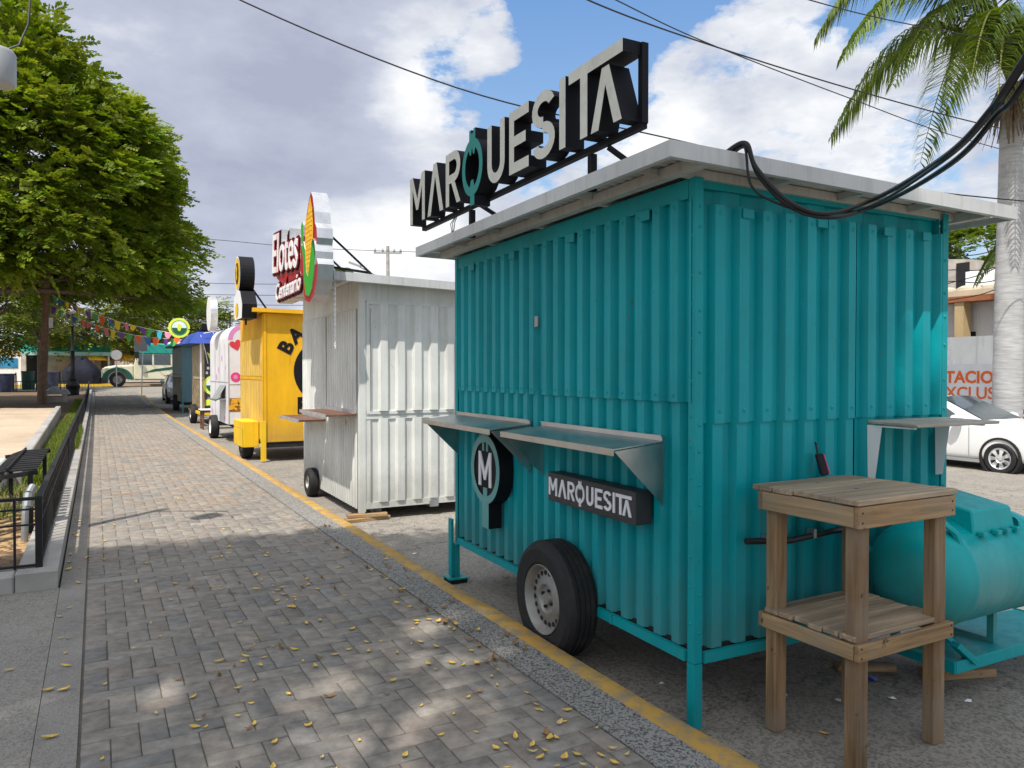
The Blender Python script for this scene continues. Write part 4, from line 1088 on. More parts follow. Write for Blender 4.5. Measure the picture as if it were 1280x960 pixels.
mb = MB(); mb.box(.02, 1.7, -.006, -.002, 1.355, 1.37); mb.box(.33, .342, -.005, -.002, .75, 2.4); mb.box(.0, .02, -.008, -.002, .46, 2.3); mb.box(-.006, -.002, .02, PLn-.02, 1.40, 1.415); mb.box(-.006, -.002, .45, .47, .5, 2.3); mb.box(-.006, -.002, 1.3, 1.32, .5, 2.3)
mb.box(-.006, -.002, 2.1, 2.12, .5, 2.3)
mb.build('seam', M_('seam_grey', (.4, .36, .38), .5), pt)
mb = MB()
q = random.Random(12)
for i in range(7):
    y = q.uniform(.2, 3); z = q.uniform(.55, 2.3); r = q.uniform(.03, .10)
    mb.lathe((-.001, y, z), (-1, 0, 0), [(r, 0), (r, .002+i*.0002), (0, .002+i*.0002)], 12)
mb.build('pink_print', m_lpink, pt)
mb = MB()
for i in range(5): mb.box(.30+i*.07, .35+i*.07, -.006, -.002, .53, .58)
mb.build('pink_print', m_pink, pt)
MB().box(-.30, -.01, .35, 1.2, 1.0, 1.03).build('counter', m_zinc, pt)
MB().hexa([(-.02, .35, 1.32), (-.005, .35, 1.34), (-.005, 1.25, 1.34), (-.02, 1.25, 1.32), (-.22, .35, .98), (-.205, .35, .97), (-.205, 1.25, .97), (-.22, 1.25, .98)]).build('window_flap', m_greybox, pt)
MB().box(.15, PWd-.1, .05, PLn, .36, .44).build('chassis_beam', m_blackm, pt)
wheel(pt, (-.07, 1.9, .29), (-1, 0, 0), .29, .2, .17, holes=False, tread=False, mrim=m_wwhite)
wheel(pt, (PWd+.02, 1.9, .29), (1, 0, 0), .29, .2, .17, holes=False, tread=False)
s3 = thing('roof_sign', 'grey round light box sign over the pink and white trailer', 'sign', (2.5, 19.0, 2.74), 0)
shape('drum', [circ(0, .33, .42, .42, 28)], .16, [m_wwhite, m_alu], s3, FACE_X, Vector((.08, .9, 0)))
MB().box(.0, .04, .88, .92, -.08, -.07+.05).build('post', m_zinc, s3)
MB().box(.3, .33, .2, .23, 0, .35).build('post', m_black, s3)

# ------------------------------------------------------------------ juice stand with blue awning
js = thing('food_stand', 'dark juice stand under a blue awning with a white corner pole and lime green prints', 'food stand', (2.76, 24.5, 0), 0)
JL = 3.4
mb = MB().box(.12, 1.9, .1, JL, .42, 2.55); mb.build('body', flat('charcoal_body', (.04, .04, .045), .5), js)
mb = MB(); corr(mb, 'u', .15, JL, 1.42, 2.5, .11, -1, .2, .02); mb.build('side_panel', M_('tan_shutter', (.38, .31, .2), .6, 0, .3, 4), js, recalc=False)
mb = MB().box(.09, .115, .15, JL, .45, 1.4); mb.build('side_print', M_('fruit_print', (.26, .2, .12), .6, 0, .9, 7, (.5, .2, .03), .8, 9), js)
MB().box(-.035, .01, -.035, .01, .3, 2.62).build('corner_pole', m_wwhite, js)
mb = MB(); mb.hexa([(-.35, -.25, 2.50), (1.9, -.25, 2.50), (1.9, JL, 2.55), (-.35, JL, 2.55), (-.12, .0, 2.85), (1.9, .0, 2.85), (1.9, JL, 2.85), (-.12, JL, 2.85)]); mb.build('awning', m_blue, js)
mb = MB(); mb.box(-.02, .04, -.05, JL, .34, .42); mb.box(-.03, .06, -.06, .06, .28, .50); mb.box(.05, 1.8, -.04, .02, .34, .41); mb.build('yellow_frame', m_yellow2, js)
wheel(js, (-.05, 1.75, .31), (-1, 0, 0), .31, .2, .17, holes=False, tread=False, mrim=m_zinc)
shape('emblem', [circ(.36, 1.24, .30, .30, 28)], .004, m_lime, js, FACE_Y, Vector((0, .096, 0)))
shape('emblem', [circ(.36, 1.24, .22, .22, 24)], .006, m_wwhite, js, FACE_Y, Vector((0, .096, 0)))
shape('emblem', [circ(.36, 1.24, .215, .215, 16, 180, 360)], .008, m_dgreen, js, FACE_Y, Vector((0, .096, 0)))
shape('emblem', [circ(.37, 1.27, .07, .12, 16)], .010, m_lime, js, FACE_Y, Vector((0, .096, 0)))
shape('pineapple_print', [circ(.42, 1.78, .14, .26, 20)], .006, m_orange, js, FACE_Y, Vector((0, .096, 0)))
shape('pineapple_print', [[(.30, 1.95), (.16, 2.25), (.30, 2.18), (.36, 2.42), (.44, 2.2), (.56, 2.35), (.52, 1.98)]], .008, m_lime, js, FACE_Y, Vector((0, .096, 0)))
shape('lime_stripe', [[(.13, .62), (.13, .80), (1.0, .95), (1.0, .72)]], .005, m_lime, js, FACE_Y, Vector((0, .096, 0)))
mb = MB(); mb.box(.17, .24, .09, .098, 1.72, 1.80); mb.box(.14, .20, .09, .098, 1.58, 1.66); mb.build('white_spot', m_wwhite, js)
mb = MB(); mb.hexa([(.10, .9, 2.90), (.42, .9, 2.90), (.42, 1.1, 2.95), (.10, 1.1, 2.95), (.14, .9, 3.16), (.46, .9, 3.12), (.46, 1.1, 3.16), (.14, 1.1, 3.18)]); mb.bar((-.3, .4, 2.93), (.7, 1.4, 2.96), .04, .03); mb.build('floodlight', m_black, js)
mb = MB().tube([(-.02, -.1, 2.75), (.1, -.12, 2.3), (.2, .08, 1.9)], .012, 6); mb.tube([(.05, -.2, 2.8), (.3, -.2, 2.86), (.45, -.2, 2.6)], .012, 6); mb.build('cable', m_wwhite, js)
jt = thing('side_table', 'small low brown table with a white cloth beside the juice stand', 'table', (3.1, 23.4, 0), 0)
MB().box(-.5, .6, -.3, .3, .52, .55).build('table_top', m_brown, jt)
MB().box(-.52, .62, -.32, .32, .552, .575).build('cloth', m_wwhite, jt)
for x in (-.45, .55):
    for y in (-.25, .25): MB().box(x-.025, x+.025, y-.025, y+.025, 0, .519).build('leg', m_brown, jt)
jb = thing('white_cushion', 'white rounded bundle standing on the small brown table', 'bundle', (3.42, 23.4, .577), 0)
mb = MB(); mb.lathe((0, 0, 0), (0, 0, 1), [(0, 0), (.16, .01), (.19, .12), (.18, .42), (.12, .54), (0, .57)], 20); mb.build('bundle_body', m_wwhite, jb, smooth=True)
ds = thing('round_sign', 'round yellow sign with a green and white emblem beside the blue awning', 'sign', (2.40, 27.3, 0), 0)
DZ = 3.10
shape('disc', [circ(0, DZ, .33, .33, 32)], .06, m_lime, ds, FACE_Y, Vector((0, 0, 0)))
shape('ring', [circ(0, DZ, .25, .25, 28)], .064, flat('mid_green', (.05, .32, .05)), ds, FACE_Y, Vector((0, 0, 0)))
shape('emblem', [circ(0, DZ, .225, .225, 28)], .068, m_wwhite, ds, FACE_Y, Vector((0, 0, 0)))
shape('emblem', [circ(0, DZ, .22, .22, 16, 180, 360)], .072, m_dgreen, ds, FACE_Y, Vector((0, 0, 0)))
shape('emblem', [circ(0, DZ+.02, .06, .13, 16)], .076, m_lime, ds, FACE_Y, Vector((0, 0, 0)))
MB().bar((.0, .03, DZ-.25), (.62, .1, DZ-.3), .04, .04).build('bracket_arm', m_zinc, ds)

# ------------------------------------------------------------------ blue grey stand
gs = thing('food_stand', 'blue grey metal food stand with a dark wheel, farthest of the row', 'food stand', (2.92, 32.2, hgt(0, 33)), 0)
mb = MB().box(0, 1.9, 0, 4.0, .42, 2.62); mb.build('body', m_bluegrey, gs)
mb = MB(); corr(mb, 'u', .05, 3.95, 1.5, 2.55, -.003, -1, .4, .02); mb.build('side_panel', M_('grey_green_panel', (.16, .2, .19), .5, 0, .2, 3), gs, recalc=False)
MB().box(-.02, -.003, .05, 3.95, .44, 1.42).build('side_print', M_('dull_side_print', (.17, .16, .11), .6, 0, .7, 3, (.4, .3, .08), .6, 4), gs)
MB().box(-.35, -.004, .1, 3.9, 1.43, 1.46).build('counter', m_zinc, gs)
MB().box(-.3, 2.0, -.2, 4.1, 2.63, 2.70).build('roof', m_bluegrey, gs)
mb = MB(); mb.box(.0, .05, -.05, 0, .0, .6); mb.build('leg', M_('dull_teal_leg', (.05, .22, .22), .5), gs)
wheel(gs, (-.05, 2.0, .34), (-1, 0, 0), .34, .22, .16, holes=False, tread=False, mrim=m_blackm)
MB().box(.1, 1.7, .1, 3.9, .30, .41).build('chassis_beam', m_blackm, gs)

# ------------------------------------------------------------------ cars
def loft(name, sts, mat, parent, sub=1):
    mb = MB(); n = 0
    for (x, zl, zb, hw, zt, hwt) in sts:
        half = [(hw*.90, zl), (hw*.985, zl+.10), (hw, (zl+zb)/2+.05), (hw*.985, zb-.05), (hw*.95, zb), ((hw*.95+hwt)/2+.01, (zb+zt)/2), (hwt, zt-.04), (hwt*.72, zt)]
        ring = [(x, y, z) for y, z in half]+[(x, -y, z) for y, z in reversed(half)]
        n = len(ring); mb.v += ring
    for i in range(len(sts)-1):
        for k in range(n):
            mb.f.append((i*n+k, i*n+(k+1) % n, (i+1)*n+(k+1) % n, (i+1)*n+k)); mb.m.append(0)
    mb.f.append(tuple(range(n))); mb.f.append(tuple(range((len(sts)-1)*n, len(sts)*n))[::-1]); mb.m += [0, 0]
    o = mb.build(name, mat, parent, smooth=True, ang=60)
    if sub:
        m = o.modifiers.new('s', 'SUBSURF'); m.levels = sub; m.render_levels = sub+1
    return o
def make_car(label, loc, rz, paint, group):
    c = thing('parked_car', label, 'car', loc, rz, group)
    S_ = [(2.18, .42, .60, .55, .62, .5), (2.14, .25, .68, .72, .72, .6), (1.95, .20, .74, .82, .80, .68), (1.5, .19, .84, .86, .91, .74), (1.05, .19, .90, .87, .99, .74), (.90, .19, .92, .87, 1.02, .74), (.25, .19, .93, .87, 1.33, .64), (0, .19, .93, .87, 1.41, .60), (-.6, .19, .94, .87, 1.45, .59), (-1.1, .19, .95, .87, 1.40, .59), (-1.65, .20, .97, .86, 1.12, .68), (-1.8, .21, .98, .85, 1.05, .70), (-2.1, .28, .95, .80, 1.0, .66), (-2.2, .42, .85, .65, .88, .55)]
    loft('body', S_, paint, c)
    # glass: windscreen, rear window, side windows a little proud of the shell
    MB().add([(.96, -.66, 1.0), (.96, .66, 1.0), (.06, .52, 1.415), (.06, -.52, 1.415), (1.0, 0, 1.01), (.07, 0, 1.44)], [(0, 4, 5, 3), (4, 1, 2, 5)]).build('windscreen', m_glass, c, smooth=True)
    MB().add([(-1.72, -.62, 1.09), (-1.72, .62, 1.09), (-1.14, .5, 1.41), (-1.14, -.5, 1.41)], [(0, 1, 2, 3)]).build('rear_window', m_glass, c)
    for s in (-1, 1):
        def sp(x, z):   # point on the greenhouse side
            t = (z-.94)/.45; return (x, s*(.845-.215*t+.012), z)
        MB().add([sp(.72, .97), sp(-.32, .97), sp(-.32, 1.345), sp(.02, 1.345)], [(0, 1, 2, 3)]).build('side_window', m_glass, c)
        MB().add([sp(-.40, .97), sp(-1.35, .99), sp(-1.0, 1.345), sp(-.40, 1.345)], [(0, 1, 2, 3)]).build('side_window', m_glass, c)
        d = MB(); 
        for x in (.80, -.36, -1.2): d.box(x-.004, x+.004, min(s*.866, s*.876), max(s*.866, s*.876), .3, .9)
        d.box(-1.3, 1.0, min(s*.85, s*.868), max(s*.85, s*.868), .2, .26)
        d.build('door_seam', m_greybox, c)
        mi = MB(); mi.lathe((.62, s*.98, 1.0), (1, 0, 0), [(0, -.09), (.08, -.08), (.10, 0), (.07, .08), (0, .1)], 14); mi.build('mirror', paint, c, smooth=True)
        for x in (1.36, -1.32):
            MB().lathe((x, s*.79, .33), (0, s, 0), [(.37, -.1), (.37, .085), (.33, .088), (.31, -.06), (.0, -.06)], 28).build('wheel_arch', m_dark, c)
            wheel(c, (x, s*.775, .305), (0, s, 0), .305, .2, .2, holes=False, tread=False, mrim=flat('silver_hubcap', (.55, .56, .57), .35, .2), spokes=True)
        MB().hexa([(1.80, s*.60, .66), (2.10, s*.56, .62), (1.96, s*.78, .66), (1.62, s*.835, .72), (1.80, s*.58, .80), (2.06, s*.54, .735), (1.95, s*.76, .775), (1.60, s*.815, .83)]).build('headlight', m_lamp, c)
        MB().box(2.0, 2.06, min(s*.6, s*.80), max(s*.6, s*.80), .48, .52).build('side_marker', m_red, c)
    return c
car = make_car('white sedan parked across the street beside the palm trunk', (15.55, 9.32, hgt(15.5, 9)-.03), -math.pi/2, m_carwhite, None)
cr = make_car('small silver car parked beyond the blue grey stand', (3.75, 40.6, hgt(0, 40)), -math.pi/2-.02, m_carsilver, None)

# ------------------------------------------------------------------ far side of the street, right
t = thing('boundary_wall', 'white wall with a grey parking banner in orange letters across the street', 'wall', (19.5, 2, -.2), 0)
mb = MB(); mb.box(0, .25, 0, 26, 0, 2.75); mb.build('wall_body', m_whitewall, t)
mb = MB(); mb.box(-.03, -.004, 3, 13.5, .35, 2.05); bn = mb.build('banner', m_banner, t)
bt = Vector((-.034, 8.85, 0))
text('letters', 'ESTACIONAMIENTO', .42, .006, m_orange, bn, FACE_X, Vector((-.0305, 8.47, 1.70)), bold=.014, scale=(.95, 1))
text('letters', 'EXCLUSIVO', .42, .006, m_orange, bn, FACE_X, Vector((-.0305, 9.05, 1.30)), bold=.007, scale=(.97, 1))
MB().box(-.06, -.035, 3.2, 8.2, .1, .95).build('blue_panel', m_navy, t)
mb = MB()
for i in range(5): mb.box(-.066, -.0605, 7.9-i*.16, 8.0-i*.16, .78, .84)
mb.build('panel_marks', m_wwhite, t)
struct(grid('far_pavement', [16.6, 17.5, 19.5, 24], [0, 3, 6, 9, 12, 16, 20, 28], .13, m_concg))
struct(MB().box(16.48, 16.62, 0, 28, -.4, -.12).build('far_kerb', m_conc))
t = thing('building', 'grey plaster building front with tan columns and a rusty orange beam above the boundary wall', 'building', (22, 4, -.2), 0)
MB().box(0, 4, -2, 12.2, 0, 3.85).build('wall', m_greywall, t)
for y in (3.2, 8.66): MB().box(-.5, -.15, y, y+.26, 0, 3.82).build('column', m_tan, t)
MB().box(-.55, -.003, -2, 9.4, 3.83, 3.99).build('beam', m_rust, t)
mb = MB(); mb.box(-.4, .6, 3.4, 12.2, 3.995, 4.16)
for i in range(12): mb.lathe((.1, 3.8+i*.72, 4.16), (0, 0, 1), [(.36, 0), (.34, .1), (.2, .17), (0, .19)], 12)
mb.build('parapet', M_('pale_parapet', (.55, .48, .36), .9, 0, .15, 2), t, smooth=True)
mb = MB(); mb.box(-.006, -.002, 8.6, 8.9, 1.2, 3.0); mb.box(-.02, -.003, 1.0, 2.0, 2.9, 3.3); mb.build('window', m_dark, t)
t = thing('building', 'pale stone house with one dark window showing behind the grey building', 'building', (27, 15.6, -.2), 0)
MB().hexa([(0, 0, 0), (5, 0, 0), (5, 9, 0), (0, 9, 0), (0, 0, 5.8), (5, 0, 5.8), (5, 9, 7), (0, 9, 7)]).build('wall', m_stone, t)
w = MB().box(-.05, -.004, .1, .55, 4.8, 5.72).build('window', m_dark, t); MB().box(-.06, -.003, .05, .6, 4.72, 4.79).build('sill', m_conc, w)
t = thing('building', 'low white block standing in front of the stone house', 'building', (25, 10.37, -.2), 0)
MB().hexa([(0, -2, 0), (1.8, -2, 0), (1.8, 4.3, 0), (0, 4.3, 0), (0, -2, 5.3), (1.8, -2, 5.3), (1.8, 4.3, 5.12), (0, 4.3, 5.12)]).build('wall', m_whitewall, t)
MB().box(-.05, -.004, -1, 4.3, 4.5, 4.62).build('ledge', m_brown, t)

# ------------------------------------------------------------------ foliage
def sprays(pos, out, nl, ln, lw, rl, q, droop=.25, cols=None, flatn=.75):
    """compound leaf sprays. pos (n,3), out (n,3) heading. returns verts, faces, colours"""
    n = len(pos)
    d = out/np.linalg.norm(out, axis=1, keepdims=True)
    up = np.tile([0, 0, 1.], (n, 1)) + q.normal(0, (1-flatn), (n, 3))
    s = np.cross(d, up); s /= np.linalg.norm(s, axis=1, keepdims=True)
    u = np.cross(s, d)
    t = np.repeat(np.linspace(.12, 1, nl), 2); side = np.tile([-1., 1.], nl); m = len(t)
    L = rl*q.uniform(.65, 1.25, n)
    base = pos[:, None]+d[:, None]*(t[None, :, None]*L[:, None, None])-np.array([0, 0, 1.])*(droop*(t**2))[None, :, None]*L[:, None, None]
    ang = np.where(t > .95, .35, .95)*1.0
    ld = d[:, None]*np.cos(ang)[None, :, None]+s[:, None]*(side*np.sin(ang))[None, :, None]+q.normal(0, .12, (n, m, 3))
    ld[..., 2] -= q.uniform(.0, .35, (n, m))
    ld /= np.linalg.norm(ld, axis=2, keepdims=True)
    sz = ln*(1-.35*np.abs(t-.5))[None, :]*q.uniform(.75, 1.2, (n, m))
    wv = np.cross(ld, u[:, None]+q.normal(0, .25, (n, m, 3))); wv /= np.linalg.norm(wv, axis=2, keepdims=True)
    wv *= (lw*q.uniform(.8, 1.2, (n, m)))[..., None]
    mid = base+ld*(sz*.5)[..., None]
    P = np.stack([base, mid+wv/2, base+ld*sz[..., None], mid-wv/2], 2).reshape(-1, 3)
    F = np.arange(len(P)).reshape(-1, 4)
    C = np.repeat(cols, m, axis=0)*q.uniform(.85, 1.15, (n*m, 1))
    return P, F, C
def crown_points(c, rad, nclump, per, q, cr, flat_, bottom=-.75, hole=None):
    """clumps near the shell of an ellipsoid, flattened pads of spray origins"""
    v = q.normal(0, 1, (nclump*3, 3)); v /= np.linalg.norm(v, axis=1, keepdims=True)
    v = v[v[:, 2] > bottom][:nclump]
    r = q.uniform(.55, 1.0, (len(v), 1))**.6
    r *= 1+.16*np.sin(v[:, :1]*5+1.3)*np.cos(v[:, 1:2]*4+.5)
    cc = np.array(c)+v*r*np.array(rad)
    k = q.normal(0, 1, (len(cc), per, 3)); k /= np.linalg.norm(k, axis=2, keepdims=True)
    k *= q.uniform(.2, 1, (len(cc), per, 1))**.6
    sizes = cr*q.uniform(.6, 1.3, (len(cc), 1, 1))
    pos = cc[:, None]+k*sizes*np.array([1, 1, flat_])
    out = v[:, None]*.8+k*.9+q.normal(0, .3, k.shape); out[..., 2] *= .45
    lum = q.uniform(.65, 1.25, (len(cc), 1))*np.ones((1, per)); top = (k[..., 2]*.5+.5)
    return cc, pos.reshape(-1, 3), out.reshape(-1, 3), lum.ravel(), top.ravel()
def limb_path(a, b, sag, n, q, wob):
    a = np.array(a, float); b = np.array(b, float); pts = []
    for i in range(n+1):
        t = i/n; p = a*(1-t)+b*t; p[2] += sag*math.sin(math.pi*t)
        if 0 < i < n: p += q.normal(0, wob, 3)
        pts.append(tuple(p))
    return pts
def tree(name, label, base, trunk_h, trunk_r, c, rad, nclump, per, seed, nl=7, ln=.09, lw=.035, rl=.32, cr=.6, flat_=.35, flatn=.75, tint=(.10, .17, .018), group=None, limbs=14, droop=.25, lean=(0, 0), bottom=-.75, yel=.3):
    q = np.random.default_rng(seed)
    t = thing(name, label, 'tree', base, 0, group)
    c = np.array(c)-np.array(base)
    cc, pos, out, lum, top = crown_points(c, rad, nclump, per, q, cr, flat_, bottom)
    n = len(pos)
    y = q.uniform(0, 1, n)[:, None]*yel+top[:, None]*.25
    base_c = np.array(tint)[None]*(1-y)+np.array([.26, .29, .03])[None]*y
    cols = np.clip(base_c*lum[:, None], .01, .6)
    P, F, C = sprays(pos, out, nl, ln, lw, rl, q, droop, cols, flatn)
    np_mesh('crown', P, F, C, m_leafmat, t)
    mb = MB(); th = np.array([lean[0], lean[1], trunk_h])
    mb.tube([(0, 0, -.1), (lean[0]*.3, lean[1]*.3, trunk_h*.35), tuple(th)], [trunk_r*1.25, trunk_r, trunk_r*.8], 12)
    idx = q.permutation(len(cc))[:limbs]
    for i in idx:
        e = cc[i]; pts = limb_path(th-np.array([0, 0, .1]), e, .15, 5, q, .08)
        mb.tube(pts, [trunk_r*.55, trunk_r*.42, trunk_r*.32, trunk_r*.22, trunk_r*.14, trunk_r*.05], 6)
        for k in range(2):
            f = pts[3]; e2 = cc[q.integers(len(cc))]
            if np.linalg.norm(np.array(f)-e2) < max(rad)*.6: mb.tube(limb_path(f, e2, .05, 4, q, .05), [trunk_r*.2, trunk_r*.16, trunk_r*.11, trunk_r*.07, trunk_r*.03], 5)
    mb.build('trunk', m_trunk, t, smooth=True, ang=80)
    return t
# big tree on the left, over the planter
tree('park_tree', 'large leafy green tree at the left whose crown fills the upper left of the picture', (-7.5, 34.5, .1), 4.5, .5, (-4.5, 34.3, 7.1), (7.9, 6.2, 8.3), 620, 46, 21, nl=7, ln=.22, lw=.115, rl=.52, cr=1.15, flat_=.62, flatn=.5, tint=(.125, .235, .012), limbs=60, bottom=-.32, droop=.3, yel=.66)
# shade tree standing behind the viewer: throws the dappled shade over the near ground and the teal stand
tree('shade_tree', 'tall spreading tree behind the viewpoint shading the near sidewalk and the teal stand', (-4.6, -3.0, .14), 9.4, .24, (-4.3, -1.2, 12.0), (3.4, 3.4, 1.9), 195, 30, 33, nl=7, ln=.2, lw=.085, rl=.55, cr=.8, flat_=.35, limbs=20, bottom=-.5)
# farther trees
tree('street_tree', 'light green feathery tree with a short forked trunk left of the bus', (.5, 66.5, .7), 2.6, .22, (-.2, 66.5, 5.9), (5.2, 3, 2.9), 90, 30, 5, nl=5, ln=.3, lw=.13, rl=.8, cr=1.1, flat_=.35, tint=(.20, .27, .05), group='trees beyond the cross street', yel=.6)
tree('street_tree', 'mid green tree at the left edge above the advertising wall', (-6.6, 52, .5), 2.6, .2, (-6.4, 52, 5.3), (4.0, 3, 3.0), 80, 30, 6, nl=5, ln=.28, lw=.12, rl=.75, cr=1.0, flat_=.4, tint=(.08, .14, .02), group='trees beyond the cross street')
tree('street_tree', 'thin pale tree with bare upper twigs behind the wooden pole', (-3.2, 57, .55), 3.2, .14, (-2.9, 57, 6.2), (2.3, 2, 2.4), 34, 22, 7, nl=5, ln=.26, lw=.11, rl=.7, cr=.8, flat_=.4, tint=(.14, .18, .05), group='trees beyond the cross street', yel=.6)
tree('street_tree', 'dense green tree filling the background right of the bus roof', (8.2, 70, .6), 3, .25, (6.5, 71, 5.0), (5.5, 3, 2.9), 80, 30, 8, nl=5, ln=.35, lw=.15, rl=.9, cr=1.2, flat_=.4, tint=(.09, .14, .03), group='trees beyond the cross street')
tree('street_tree', 'dark green leafy tree behind the houses at the right edge', (33, 17.5, 0), 4, .2, (33, 18.6, 6.7), (2.4, 2.6, 1.25), 40, 24, 9, nl=5, ln=.22, lw=.14, rl=.5, cr=.6, flat_=.5, tint=(.08, .16, .02))

# palms
def palm(label, base, h, r0, r1, fronds, seed, skirt=True, crownshaft=False):
    q = np.random.default_rng(seed); pr = random.Random(seed)
    t = thing('palm_tree', label, 'palm tree', base)
    mb = MB(); pts = []; rs = []
    for i in range(60):
        f = i/59; pts.append((.06*math.sin(f*2.2), 0, h*f)); rs.append((r0*(1-f)+r1*f)*(1+.10*math.sin(f*math.pi)*1)*(1+.012*((i % 3) == 0)))
    mb.tube(pts, rs, 20); mb.build('trunk', m_palmtrunk, t, smooth=True, ang=80)
    if skirt:
        mb = MB()
        for i in range(150):
            a = pr.uniform(0, 6.28); zz_ = h+pr.uniform(-.25, .2); l = pr.uniform(.4, 1.1); ro = r1*1.05
            p = Vector((ro*math.cos(a), ro*math.sin(a), zz_)); e = p+Vector((math.cos(a)*pr.uniform(.05, .4), math.sin(a)*pr.uniform(.05, .4), -l)); w = Vector((-math.sin(a), math.cos(a), 0))*pr.uniform(.015, .04)
            mb.quad(p-w, p+w, e+w*.4, e-w*.4)
        mb.build('dead_skirt', M_('dry_palm_fibre', (.17, .12, .07), .9, 0, .4, 8), t, recalc=False)
    tip0 = np.array([.06*math.sin(2.2), 0, h])
    for (az, L, rise, drop) in fronds:
        d = np.array([math.cos(az), math.sin(az), 0]); e = tip0+d*L+np.array([0, 0, -drop]); c1 = tip0+d*L*.42+np.array([0, 0, rise])
        nn = 76; ts = np.linspace(.0, 1, nn)[:, None]
        C_ = (1-ts)**2*tip0+2*ts*(1-ts)*c1+ts**2*e
        T = np.gradient(C_, axis=0); T /= np.linalg.norm(T, axis=1, keepdims=True)
        sd = np.cross(T, [0, 0, 1.]); sd /= np.linalg.norm(sd, axis=1, keepdims=True)
        V = []; F = []; K = []
        for i in range(nn-1):   # rachis
            w = .045*(1-i/nn)+.006; o = len(V)
            V += [C_[i]-sd[i]*w, C_[i]+sd[i]*w, C_[i+1]+sd[i+1]*w*.97, C_[i+1]-sd[i+1]*w*.97]; F.append((o, o+1, o+2, o+3)); K.append((.2, .22, .06))
        cb = np.array([.09, .155, .025])*q.uniform(.8, 1.25)
        for i in range(8, nn):
            f = i/nn; ll = 1.15*math.sin(math.pi*min(1, .18+f*.80))**.6*(L/4)
            for s in (-1, 1):
                for rep in range(3):
                    dirn = T[i]*q.uniform(.35, .6)+sd[i]*s*q.uniform(.7, 1.0)+np.array([0, 0, q.uniform(-.1, .25)])
                    dirn /= np.linalg.norm(dirn)
                    b = C_[i]; dn = np.array([0, 0, -1.]); hang = q.uniform(.35, .8)
                    m = b+dirn*ll*.5+dn*ll*.10; e2 = b+dirn*ll*.82+dn*ll*hang
                    w = np.cross(dirn, [0, 0, 1.]); w /= np.linalg.norm(w)+1e-6; w = w*.021+np.array([0, 0, .008])*q.uniform(-1, 1); w *= max(.7, L/4.5)
                    o = len(V); V += [b-w*.6, b+w*.6, m+w, m-w]; F.append((o, o+1, o+2, o+3)); V += [m-w, m+w, e2+w*.1, e2-w*.1]; F.append((o+4, o+5, o+6, o+7))
                    kc = cb*q.uniform(.75, 1.3); kc = kc+np.array([.10, .08, .0])*q.uniform(0, .6); K += [kc, kc]
        np_mesh('frond', np.array(V), np.array(F), np.array(K), m_leafmat, t)
    return t
m_palmtrunk = M_('grey_palm_trunk', (.30, .29, .28), .85, 0, .12, 4, (.16, .15, .14), .5, 2, bmp=.4, bscale=25, bdist=.01)
def ringed():
    m, nt, b = newmat('ringed_palm_trunk')
    n = noise(nt, 3, 6, .6, stretch=(1, 1, 9)); n2 = noise(nt, 1.2, 5)
    c1 = ramp(nt, n, [(.3, (.30, .295, .29)), (.55, (.44, .435, .43)), (.75, (.52, .51, .50))])
    c1 = mixc(nt, ramp(nt, n2, [(.5, (0,)*3), (.7, (.5,)*3)]), c1, (.24, .23, .22))
    nt.links.new(c1, b.inputs['Base Color']); b.inputs['Roughness'].default_value = .85; bump(nt, b, n, .5, .015)
    return m
m_palmtrunk = ringed()
def azd(dx, dy): return math.atan2(dy, dx)
# directions: image left is about (-.877,.48); toward the viewer (-.48,-.877); right (.877,-.48); away (.48,.877)
lx, ly = -.877, .48; fx, fy = -.48, -.877
palm('tall royal palm with a smooth grey trunk behind the white sedan', (17.15, 9.15, -.12), 7.75, .29, .20,
     [(azd(lx+.05*fx, ly+.05*fy), 3.7, 4.4, -.7), (azd(lx+.5*fx, ly+.5*fy), 2.2, 2.8, .7), (azd(lx*.8+fx, ly*.8+fy), 2.4, 2.6, 1.0), (azd(lx-.7*fx, ly-.7*fy), 3.6, 3.6, .3), (azd(lx*.35+fx, ly*.35+fy), 1.7, 1.9, 1.2), (azd(fx, fy), 3.2, 3.0, .6),
      (azd(-lx*.5+fx, -ly*.5+fy), 3.0, 3.2, .8), (azd(-lx, -ly), 3.6, 4.2, .3), (azd(-lx-.6*fx, -ly-.6*fy), 3.6, 4.0, .5), (azd(-fx, -fy), 3.6, 4.0, .5), (azd(lx*.2+fx*.1, ly*.2+fy*.1), 3.4, 5.2, -1.2), (azd(lx+.25*fx, ly+.25*fy), 3.0, 3.6, .1), (azd(lx+.9*fx, ly+.9*fy), 2.6, 3.0, .5), (azd(-lx*.4+.4*fx, -ly*.4+.4*fy), 1.6, 2.0, 1.6), (azd(lx*.9-.2*fx, ly*.9-.2*fy), 3.9, 5.8, -1.6)], 4)
palm('smaller palm with frond tips showing just above the teal stand roof', (20.5, 15.2, -.1), 5.0, .16, .13,
     [(azd(lx, ly), 2.2, 1.2, .5), (azd(lx*.9+.1*fx, ly*.9), 1.0, 1.6, -1.0), (azd(-lx, -ly), 1.8, 1.2, .3), (azd(fx, fy), 1.8, 1.2, .4), (azd(lx-fx, ly-fy), 1.9, 1.2, .3)], 14, skirt=False)
palm('yellowish palm half hidden behind the royal palm trunk', (21.0, 10.6, -.1), 4.6, .15, .12,
     [(azd(lx, ly), 1.5, 1.3, .6), (azd(lx*.6+fx, ly*.6+fy), 1.5, 1.3, .8), (azd(-lx, -ly), 1.6, 1.3, .7), (azd(-lx+fx, -ly+fy), 1.4, 1.2, .9), (azd(-fx, -fy), 1.5, 1.5, .4), (azd(lx*.2, ly*.2), 1.0, 2.0, -.4)], 15, skirt=False)
